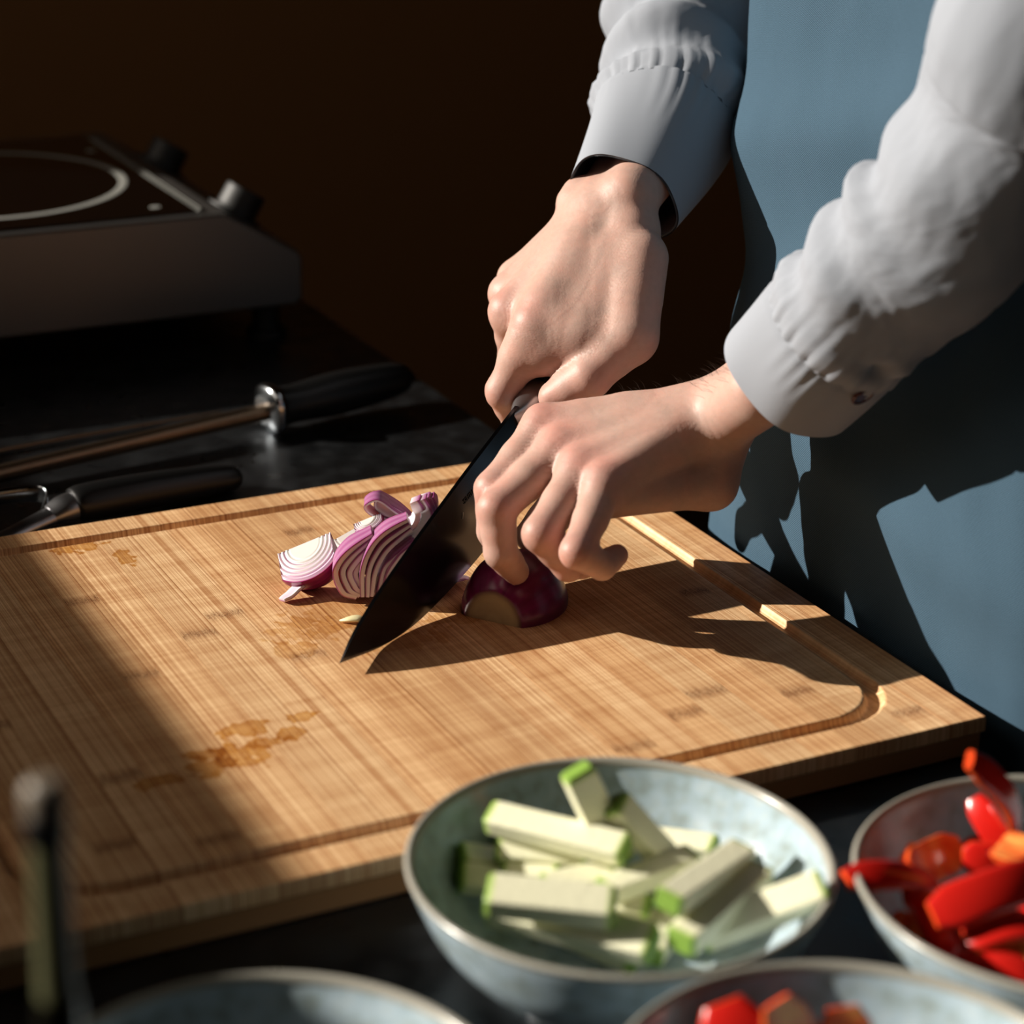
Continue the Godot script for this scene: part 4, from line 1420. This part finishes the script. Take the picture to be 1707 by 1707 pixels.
func cook() -> void:
	var t := thing("person", "cook in pale grey shirt and blue apron, cutting a red onion on the board", "person", Vector3(0.40, 0, 0))
	var back := Vector3(-0.40, 0, 0)
	# --- bare hands
	var lw := Vector3(0.1952, 1.0296, 0.0357)
	var le := Vector3(0.2507, 1.2554, 0.2048)
	var lf := {
		"index": [Vector3(0.1131, 1.0147, -0.0141), Vector3(0.0759, 0.9906, 0.0005), Vector3(0.0760, 0.9674, 0.0011), Vector3(0.0836, 0.9513, -0.0008)],
		"middle": [Vector3(0.1123, 1.0086, 0.0060), Vector3(0.0697, 0.9865, 0.0172), Vector3(0.0704, 0.9641, 0.0216), Vector3(0.0819, 0.9495, 0.0166)],
		"ring": [Vector3(0.1130, 1.0039, 0.0266), Vector3(0.0800, 0.9820, 0.0470), Vector3(0.0957, 0.9625, 0.0480), Vector3(0.1175, 0.9560, 0.0375)],
		"little": [Vector3(0.1172, 1.0013, 0.0447), Vector3(0.0868, 0.9805, 0.0725), Vector3(0.1035, 0.9690, 0.0690), Vector3(0.1172, 0.9690, 0.0600)],
		"thumb": [Vector3(0.1850, 1.0020, 0.0020), Vector3(0.1558, 0.9857, -0.0080), Vector3(0.1270, 0.9666, -0.0190), Vector3(0.1110, 0.9500, -0.0230)]}
	var ld: Vector3 = (lf.little[0] - lf.index[0]).cross(lf.middle[0] - lw).normalized()
	if ld.y < 0.0:
		ld = -ld
	var lspots := [lf.index[0] + ld * 0.012, lf.middle[0] + ld * 0.012, lf.ring[0] + ld * 0.012, lf.little[0] + ld * 0.011, lf.index[1], lf.middle[1], lf.ring[1], lf.little[1], lf.middle[3], lf.ring[2], lf.little[3]]
	var left := hand(Vector3(0.045, 0.925, -0.055), Vector3(0.275, 1.125, 0.135), lw, Vector3(0.2052, 1.0927, 0.1125), lf, ld,
		[[Vector3(0.1790, 0.9944, 0.0477), Vector3(0.1190, 0.9935, 0.0460), 0.0125, 0.0090], [lw, Vector3(0.1790, 0.9944, 0.0477), 0.0160, 0.0130], [Vector3(0.1853, 1.0415, 0.0434), Vector3(0.1876, 1.0438, 0.0465), 0.0085, 0.0085], [Vector3(0.165, 0.997, 0.018), Vector3(0.125, 0.992, 0.024), 0.0150, 0.0120]], lspots)
	var rw := Vector3(0.2072, 1.1078, -0.1095)
	var re := Vector3(0.3691, 1.2346, -0.2888)
	var rf := {
		"index": [Vector3(0.1399, 1.0489, -0.0779), Vector3(0.1250, 1.0108, -0.0874), Vector3(0.1387, 0.9892, -0.0958), Vector3(0.1444, 0.9768, -0.0928)],
		"middle": [Vector3(0.1390, 1.0495, -0.1058), Vector3(0.1520, 1.0170, -0.1250), Vector3(0.1630, 0.9960, -0.1140), Vector3(0.1790, 0.9960, -0.0980)],
		"ring": [Vector3(0.1500, 1.0526, -0.1288), Vector3(0.1630, 1.0200, -0.1420), Vector3(0.1790, 1.0040, -0.1310), Vector3(0.1940, 1.0070, -0.1150)],
		"little": [Vector3(0.1630, 1.0560, -0.1450), Vector3(0.1780, 1.0300, -0.1550), Vector3(0.1930, 1.0170, -0.1440), Vector3(0.2060, 1.0190, -0.1290)],
		"thumb": [Vector3(0.1999, 1.0843, -0.0677), Vector3(0.1810, 1.0480, -0.0450), Vector3(0.1574, 1.0270, -0.0470), Vector3(0.1425, 1.0138, -0.0590)]}
	var rd: Vector3 = (rf.little[0] - rf.index[0]).cross(rf.middle[0] - rw).normalized()
	if rd.x > 0.0:
		rd = -rd
	var rspots := [rf.index[0] + rd * 0.012, rf.middle[0] + rd * 0.012, rf.index[1], rf.thumb[2], rf.thumb[3], rf.ring[0], rf.middle[1]]
	var right := hand(Vector3(0.095, 0.955, -0.190), Vector3(0.285, 1.185, -0.010), rw, Vector3(0.2700, 1.1300, -0.1660), rf, rd,
		[[Vector3(0.1881, 1.1042, -0.1276), Vector3(0.1920, 1.1080, -0.1290), 0.0090, 0.0090], [rw.lerp(rf.thumb[0], 0.6), rf.thumb[1], 0.0150, 0.0138], [rw.lerp(rf.index[0], 0.2), rw.lerp(rf.index[0], 0.85), 0.0160, 0.0120],
		 [rw.lerp(rf.index[0], 0.45), rf.thumb[1].lerp(rf.index[0], 0.5), 0.0135, 0.0105], [rf.thumb[0].lerp(rw.lerp(rf.index[0], 0.5), 0.5), rf.thumb[1].lerp(rf.index[0], 0.42), 0.0135, 0.0115], [rf.thumb[1], rf.index[0].lerp(rf.index[1], 0.25), 0.0110, 0.0110], [rf.index[0].lerp(rw, 0.12), rf.index[0].lerp(rf.thumb[1], 0.45), 0.0122, 0.0112], [rf.index[0].lerp(rf.thumb[1], 0.25), rf.index[0].lerp(rf.index[1], 0.4).lerp(rf.thumb[1], 0.2), 0.0116, 0.0106], [rf.thumb[1].lerp(rf.thumb[2], 0.3), rf.index[0].lerp(rf.index[1], 0.5), 0.0085, 0.0105]], rspots)
	# wrinkles over the joints
	for q in [[left, lf.middle, 1, ld], [left, lf.index, 1, ld], [left, lf.ring, 1, ld], [left, lf.little, 1, ld], [right, rf.index, 1, rd]]:
		var p: Vector3 = q[1][q[2]]
		var d1: Vector3 = (q[1][q[2]] - q[1][q[2] - 1]).normalized()
		var d2: Vector3 = (q[1][q[2] + 1] - q[1][q[2]]).normalized()
		var out: Vector3 = (d1 - d2).normalized()
		var ax: Vector3 = d1.cross(d2).normalized()
		for k in [-1, 0, 1]:
			var c: Vector3 = p + out * 0.0085 + (d1 + d2).normalized() * k * 0.0030
			crease(q[0], c - ax * 0.0055, c + ax * 0.0055, 0.0012, 0.00060)
	var tip_dir: Vector3 = (rf.thumb[3] - rf.thumb[2]).normalized()
	for k in 4:
		var c: Vector3 = rf.thumb[2] + Vector3(-0.15, 0.75, 0.62).normalized() * 0.0095 + tip_dir * (k - 1.5) * 0.0028
		var ax := tip_dir.cross(Vector3(-0.15, 0.75, 0.62)).normalized()
		crease(right, c - ax * 0.007 + tip_dir * 0.001, c + ax * 0.007, 0.0012, 0.00080)
	crease(left, lw + ld * 0.017 + Vector3(-0.004, 0, 0.016), lw + ld * 0.012 + Vector3(0.012, -0.012, 0.022), 0.0012, 0.0007)

	# --- the rest of the body, mostly under cloth
	var f := Field.new(Vector3(0.12, 0.0, -0.42), Vector3(0.66, 1.70, 0.40), 0.013, 75.0)
	var mid := Vector3(0.385, 0, 0.05)
	for sg in [-1.0, 1.0]:
		f.cap(mid + Vector3(0.01, 0.92, 0.062 * sg), mid + Vector3(0.0, 0.50, 0.085 * sg), 0.066, 0.056)
		f.cap(mid + Vector3(0.0, 0.50, 0.085 * sg), mid + Vector3(0.02, 0.09, 0.095 * sg), 0.055, 0.040)
		f.cap(mid + Vector3(0.02, 0.07, 0.095 * sg), mid + Vector3(-0.13, 0.045, 0.115 * sg), 0.042, 0.032)
		f.cap(mid + Vector3(0.0, 1.16, 0.060 * sg), mid + Vector3(0.025, 1.40, 0.075 * sg - 0.03), 0.066, 0.062)
		f.cap(mid + Vector3(0.0, 0.94, 0.052 * sg), mid + Vector3(0.0, 1.16, 0.052 * sg), 0.066, 0.066)
		f.cap(mid + Vector3(0.025, 1.42, 0.085 * sg - 0.03), mid + Vector3(0.025, 1.450, 0.175 * sg - 0.03), 0.046, 0.038)
	var lsh := Vector3(0.410, 1.455, 0.20)
	f.cap(le, lsh, 0.024, 0.038, 140.0)
	var elbow_line := [re, re + Vector3(0.035, 0.05, -0.02), Vector3(0.395, 1.38, -0.205), Vector3(0.410, 1.455, -0.16)]
	for k in 3:
		f.cap(elbow_line[k], elbow_line[k + 1], [0.024, 0.030, 0.034][k], [0.030, 0.034, 0.038][k], 140.0)
	f.cap(le, Vector3(0.2146, 1.1276, 0.1409), 0.024, 0.021, 160.0)
	f.cap(Vector3(0.2146, 1.1276, 0.1409), lw.lerp(le, 0.2), 0.021, 0.019, 160.0)
	f.cap(re, rw.lerp(re, 0.25), 0.023, 0.020, 160.0)
	f.cap(mid + Vector3(0.025, 1.46, -0.03), mid + Vector3(0.0, 1.60, -0.03), 0.058, 0.054)
	var body := f.mesh()
	var h := Field.new(Vector3(0.22, 1.55, -0.11), Vector3(0.52, 1.84, 0.11), 0.005, 170.0)
	h.cap(Vector3(0.395, 1.725, 0), Vector3(0.355, 1.715, 0), 0.083, 0.078)
	h.cap(Vector3(0.325, 1.655, 0), Vector3(0.312, 1.610, 0), 0.055, 0.034)
	h.cap(Vector3(0.277, 1.690, 0), Vector3(0.262, 1.655, 0), 0.010, 0.013)
	for sg in [-1.0, 1.0]:
		h.cap(Vector3(0.290, 1.705, 0.033 * sg), Vector3(0.296, 1.708, 0.045 * sg), 0.012, 0.010)
		h.cap(Vector3(0.372, 1.700, 0.078 * sg), Vector3(0.378, 1.665, 0.076 * sg), 0.012, 0.008)
		h.cap(Vector3(0.291, 1.688, 0.031 * sg), Vector3(0.291, 1.688, 0.032 * sg), 0.0125, 0.0125)
	h.cap(Vector3(0.276, 1.632, -0.020), Vector3(0.276, 1.632, 0.020), 0.008, 0.008)
	var head := h.mesh()
	for i in head.v.size():
		head.v[i] += Vector3(0.0, 0, 0.02)
	var hairs := Shape.new()
	rng.seed = 31
	for i in range(0, left.v.size(), 9):
		var q := left.v[i]
		var nn := left.n[i]
		if q.x < 0.150 or q.x > 0.205 or nn.y < 0.15 or nn.z > -0.05 or rng.randf() > 0.35:
			continue
		var dirn := (nn * 0.75 + Vector3(-0.55, 0.25, -0.2) + Vector3(rng.randf_range(-0.3, 0.3), rng.randf_range(-0.2, 0.2), rng.randf_range(-0.3, 0.3))).normalized()
		var long := rng.randf_range(0.004, 0.0085)
		var bend := Vector3(-0.3, -0.25, 0.0) * long * 0.5
		sweep_into(hairs, [q + back - nn * 0.0003, q + back + dirn * long * 0.5, q + back + dirn * long + bend], [Vector2(0.00007, 0.00007), Vector2(0.00006, 0.00006), Vector2(0.00002, 0.00002)], Vector3(0.3, 0.1, 0.9), 4, 3, null, false)
	if hairs.v.size() > 0:
		var ah := put(t, "arm_hair", hairs.bake(false, false), mats.hair)
		ah.set_meta("kind", "stuff")
	for b in [body, head]:
		for i in b.v.size():
			b.col[i] = skin_color(b.v[i], [])
	var skin := Shape.new()
	for b in [left, right, body, head]:
		skin.append(b)
	for i in skin.v.size():
		skin.v[i] += back
	put(t, "body", skin.bake(true, false), mats.skin)
	var hair := Shape.new()
	sweep_into(hair, [Vector3(-0.075, 1.748, 0), Vector3(-0.055, 1.765, 0), Vector3(-0.005, 1.752, 0), Vector3(0.060, 1.715, 0), Vector3(0.083, 1.665, 0)], [Vector2(0.020, 0.050), Vector2(0.048, 0.080), Vector2(0.072, 0.089), Vector2(0.048, 0.080), Vector2(0.012, 0.045)], Vector3.UP, 24, 32, func(a, b): return 0.004 * sin(b * 17.0 + a * 6.0))
	var hr := put(t, "hair", hair.bake(), mats.hair)
	hr.position = Vector3(0.0, 0, 0.02)
	var thumb_out := Vector3(-0.30, 0.10, 0.95)
	nail(t, rf.thumb[3] + back + thumb_out.normalized() * 0.0072 + tip_dir * 0.001, tip_dir, thumb_out, 0.0125, 0.0115)
	var mid_dir: Vector3 = lf.middle[3] - lf.middle[2]
	nail(t, lf.middle[3] + back + Vector3(-0.6, -0.5, 0.1).normalized() * 0.0064, mid_dir, Vector3(-0.6, -0.5, 0.1), 0.0105, 0.0100)
	var ind_dir: Vector3 = lf.index[3] - lf.index[2]
	nail(t, lf.index[3] + back + Vector3(-0.6, -0.5, 0.0).normalized() * 0.0062, ind_dir, Vector3(-0.6, -0.5, 0.0), 0.0105, 0.0095)

	# --- shirt
	var shift := func(l: Array) -> Array: return l.map(func(p): return p + back)
	var hint := Vector3(-0.42515, 0.36554, 0.82803)
	var lp: Array = shift.call([Vector3(0.2006, 1.0597, 0.0807), Vector3(0.2052, 1.0927, 0.1125), Vector3(0.2146, 1.1276, 0.1409), Vector3(0.2239, 1.1573, 0.1647), Vector3(0.2382, 1.2087, 0.1871), Vector3(0.2507, 1.2554, 0.2048)])
	var whole := func(l: Array, a: float, b: float) -> Array:      # a stretch of a spline as points of its own
		var o := []
		for i in 25:
			o.append(spline(l, lerpf(a, b, i / 24.0)))
		return o
	var rp: Array = shift.call([Vector3(0.2111, 1.1074, -0.1096), Vector3(0.2675, 1.1365, -0.1610), Vector3(0.3010, 1.1606, -0.2056), Vector3(0.3321, 1.1930, -0.2461), Vector3(0.3691, 1.2346, -0.2888)])
	var gather := func(a: float, b: float) -> float: return 0.0008 * sin(b * 23.0) * exp(-a * 22.0) * smoothstep(0.0, 0.01, a) + 0.0005 * sin(b * 41.0 + 1.0) * exp(-a * 16.0)
	# one line from each cuff's opening to the shoulder; the cuff is its first stretch
	lp.append_array([lp[5].lerp(Vector3(0.010, 1.455, 0.20), 0.5), Vector3(0.010, 1.455, 0.20)])
	var lr := [Vector2(0.0310, 0.0372), Vector2(0.0330, 0.0380), Vector2(0.0360, 0.0392), Vector2(0.0390, 0.0410), Vector2(0.0430, 0.0445), Vector2(0.0530, 0.0530), Vector2(0.0580, 0.0580), Vector2(0.0660, 0.0660)]
	rp.append_array([rp[4] + Vector3(0.035, 0.05, -0.02), Vector3(-0.005, 1.38, -0.205), Vector3(0.010, 1.455, -0.16)])
	var rr := [Vector2(0.0255, 0.0310), Vector2(0.0370, 0.0418), Vector2(0.0420, 0.0440), Vector2(0.0430, 0.0440), Vector2(0.0490, 0.0490), Vector2(0.0530, 0.0530), Vector2(0.0590, 0.0590), Vector2(0.0660, 0.0660)]
	var cuff_folds := func(a: float, b: float) -> float:
		return 0.0008 * sin(b * 5.0 + a * 2.0) + 0.0005 * sin(b * 27.0 + 2.0 * sin(b * 5.0)) * smoothstep(0.35, 1.0, a) * (0.5 + 0.5 * sin(b * 3.0 + 1.0)) + 0.0007 * smoothstep(0.97, 0.90, absf(a - 0.02) + 0.02)
	var lcuff := cloth_tube(whole.call(lp, 0.0, 1.0 / 7.0), whole.call(lr, 0.0, 1.0 / 7.0), hint, 30, 140, 0.0016, cuff_folds)
	var rcuff := cloth_tube(whole.call(rp, 0.0, 1.0 / 7.0), whole.call(rr, 0.0, 1.0 / 7.0), hint, 30, 140, 0.0016, cuff_folds)
	var lsleeve := cloth_tube(whole.call(lp, 0.97 / 7.0, 1.0), whole.call(lr, 0.97 / 7.0, 1.0), hint, 220, 140, 0.0012,
		func(a, b):
			var on := smoothstep(0.0, 0.05, a)
			var roll := 0.0034 * sin(a * 50.0 + 0.8 * sin(b + 0.6) + 0.8) * pow(0.5 + 0.5 * cos(b - 4.5), 2.0) * on * smoothstep(0.62, 0.3, a)
			var long := (0.0020 * sin(b * 2.0 + a * 14.0 + 1.0) + 0.0010 * sin(b * 3.0 - a * 23.0)) * on
			var dents := -0.0065 * exp(-pow((a - 0.060) / 0.022, 2.0) - pow((b - 0.75) / 0.22, 2.0)) - 0.0065 * exp(-pow((a - 0.072 - 0.05 * (b - 1.35)) / 0.020, 2.0) - pow((b - 1.35) / 0.30, 2.0)) + 0.0045 * exp(-pow((a - 0.070) / 0.03, 2.0) - pow((b - 1.05) / 0.14, 2.0))
			return 0.0012 * on + roll + long + dents + gather.call(a, b) + 0.0020 * noise.get_noise_3d(cos(b) * 45.0, sin(b) * 45.0, a * 200.0) * on)
	var rsleeve := cloth_tube(whole.call(rp, 0.97 / 7.0, 1.0), whole.call(rr, 0.97 / 7.0, 1.0), hint, 220, 140, 0.0012,
		func(a, b):
			var on := smoothstep(0.0, 0.05, a)
			var roll := 0.0052 * sin(a * 50.0 + 0.7 * sin(b + 2.0)) * (0.35 + 0.65 * pow(0.5 + 0.5 * cos(b - 5.0), 1.5)) * on * smoothstep(0.7, 0.35, a)
			return 0.0012 * on + roll + (0.0024 * sin(b * 2.0 + a * 12.0) + 0.0014 * sin(b * 3.0 - a * 21.0)) * on + gather.call(a, b) + 0.0020 * noise.get_noise_3d(cos(b) * 45.0 + 300.0, sin(b) * 45.0, a * 200.0) * on)
	var k1 := put(t, "sleeve", lsleeve, mats.shirt)
	var k2 := put(t, "sleeve", rsleeve, mats.shirt)
	var c1 := put(k1, "cuff", lcuff, mats.shirt)
	put(k2, "cuff", rcuff, mats.shirt)
	c1.set_meta("label", "cuff fastened with one brown button")
	# the brown button of the near cuff
	var bp := Vector3(0.2045, 1.0670, 0.1374)
	var bn := Vector3(0.05, -0.60, 0.80).normalized()
	var bs := Shape.new()
	lathe_into(bs, [Vector2(0, 0.0002), Vector2(0.0052, 0.0), Vector2(0.0060, 0.0008), Vector2(0.0058, 0.0019), Vector2(0.0048, 0.0021), Vector2(0.0042, 0.0014), Vector2(0.0018, 0.0013), Vector2(0, 0.0013)], 32, 28)
	var btn := put(k1, "button", bs.bake(), mats.button)
	var by := bn
	var bx := by.cross(Vector3.FORWARD).normalized()
	btn.transform = Transform3D(Basis(bx, by, bx.cross(by)), bp + back)
	var shirt := cloth_tube([Vector3(-0.015, 0.98, 0.05), Vector3(-0.006, 1.12, 0.036), Vector3(0.012, 1.30, 0.02), Vector3(0.012, 1.43, 0.02), Vector3(0.0, 1.51, 0.02)], [Vector2(0.106, 0.128), Vector2(0.106, 0.128), Vector2(0.110, 0.140), Vector2(0.100, 0.180), Vector2(0.066, 0.075)], Vector3.RIGHT, 60, 80, 0.0015, func(a, b): return 0.003 * sin(b * 6.0 + a * 11.0))
	put(t, "shirt_body", shirt, mats.shirt)
	# --- trousers and shoes
	var tr := Shape.new()
	sweep_into(tr, [Vector3(-0.018, 0.74, 0.055), Vector3(-0.018, 0.86, 0.055), Vector3(-0.015, 0.98, 0.05), Vector3(-0.010, 1.06, 0.043)], [Vector2(0.112, 0.136), Vector2(0.112, 0.134), Vector2(0.108, 0.130), Vector2(0.106, 0.128)], Vector3.RIGHT, 24, 64, func(a, b): return 0.003 * sin(b * 7.0 + a * 5.0))
	for sg in [-1.0, 1.0]:
		sweep_into(tr, [Vector3(-0.018, 0.84, 0.055 + 0.083 * sg), Vector3(-0.015, 0.50, 0.055 + 0.093 * sg), Vector3(0.015, 0.06, 0.055 + 0.095 * sg)], [Vector2(0.098, 0.072), Vector2(0.078, 0.074), Vector2(0.066, 0.064)], Vector3.RIGHT, 30, 40, func(a, b): return 0.003 * sin(a * 30.0 + b))
	put(t, "trousers", tr.bake(), mats.denim)
	for sg in [-1.0, 1.0]:
		put(t, "shoe", rod([Vector3(0.090, 0.045, 0.055 + 0.095 * sg), Vector3(0.055, 0.052, 0.055 + 0.095 * sg), Vector3(-0.045, 0.046, 0.055 + 0.11 * sg), Vector3(-0.145, 0.036, 0.055 + 0.115 * sg), Vector3(-0.17, 0.03, 0.055 + 0.115 * sg)], [Vector2(0.035, 0.03), Vector2(0.050, 0.044), Vector2(0.045, 0.050), Vector2(0.036, 0.046), Vector2(0.018, 0.025)], 24, 24, Vector3.UP), mats.black)
	# --- apron, hung round the front of the body
	var apron := cloth_sheet(150, 170, 0.0016, func(u, v):
		var y := lerpf(1.40, 0.42, v)
		var bib := smoothstep(1.28, 1.12, y)
		var th := lerpf(lerpf(-0.95, -1.42, bib), lerpf(0.95, 2.3, bib), u)
		var flare := smoothstep(1.12, 0.85, y)
		var rx := 0.1250 + 0.004 * flare
		var rz := 0.190 + 0.016 * flare
		var fold := 0.0045 * sin(th * 5.0 + 1.2 + y * 3.0) * (0.35 + flare)
		fold += 0.0060 * exp(-pow((y - 1.145 - 0.05 * (th + 0.5)) / 0.022, 2.0)) - 0.0050 * exp(-pow((y - 1.085 - 0.07 * (th + 0.5)) / 0.026, 2.0))
		fold += 0.0050 * exp(-pow((y - 0.985 + 0.04 * (th - 0.3)) / 0.022, 2.0)) * smoothstep(-0.9, 0.0, th)
		fold += 0.0060 * noise.get_noise_3d(cos(th) * 45.0, sin(th) * 45.0, y * 110.0)
		var flat := 1.0 / pow(pow(absf(cos(th)), 2.9) + pow(absf(sin(th)), 2.9), 1.0 / 2.9)      # fuller than an ellipse: nearly flat in front
		var up := smoothstep(0.98, 1.22, y)
		return Vector3(lerpf(-0.0240, 0.0060, up) - cos(th) * flat * (rx + fold), y, lerpf(0.060, 0.016, up) + sin(th) * flat * (rz + fold)), Vector3(0.01, 0.9, 0.0))
	put(t, "apron", apron, mats.denim)


func _ready() -> void:
	view_and_light()
	noise.noise_type = FastNoiseLite.TYPE_SIMPLEX
	noise.frequency = 0.02
	noise.seed = 12
	materials()
	room()
	worktable()
	cook()
	cutting_board()
	knife()
	onions()
	bowls()
	cooktop()
	tools()
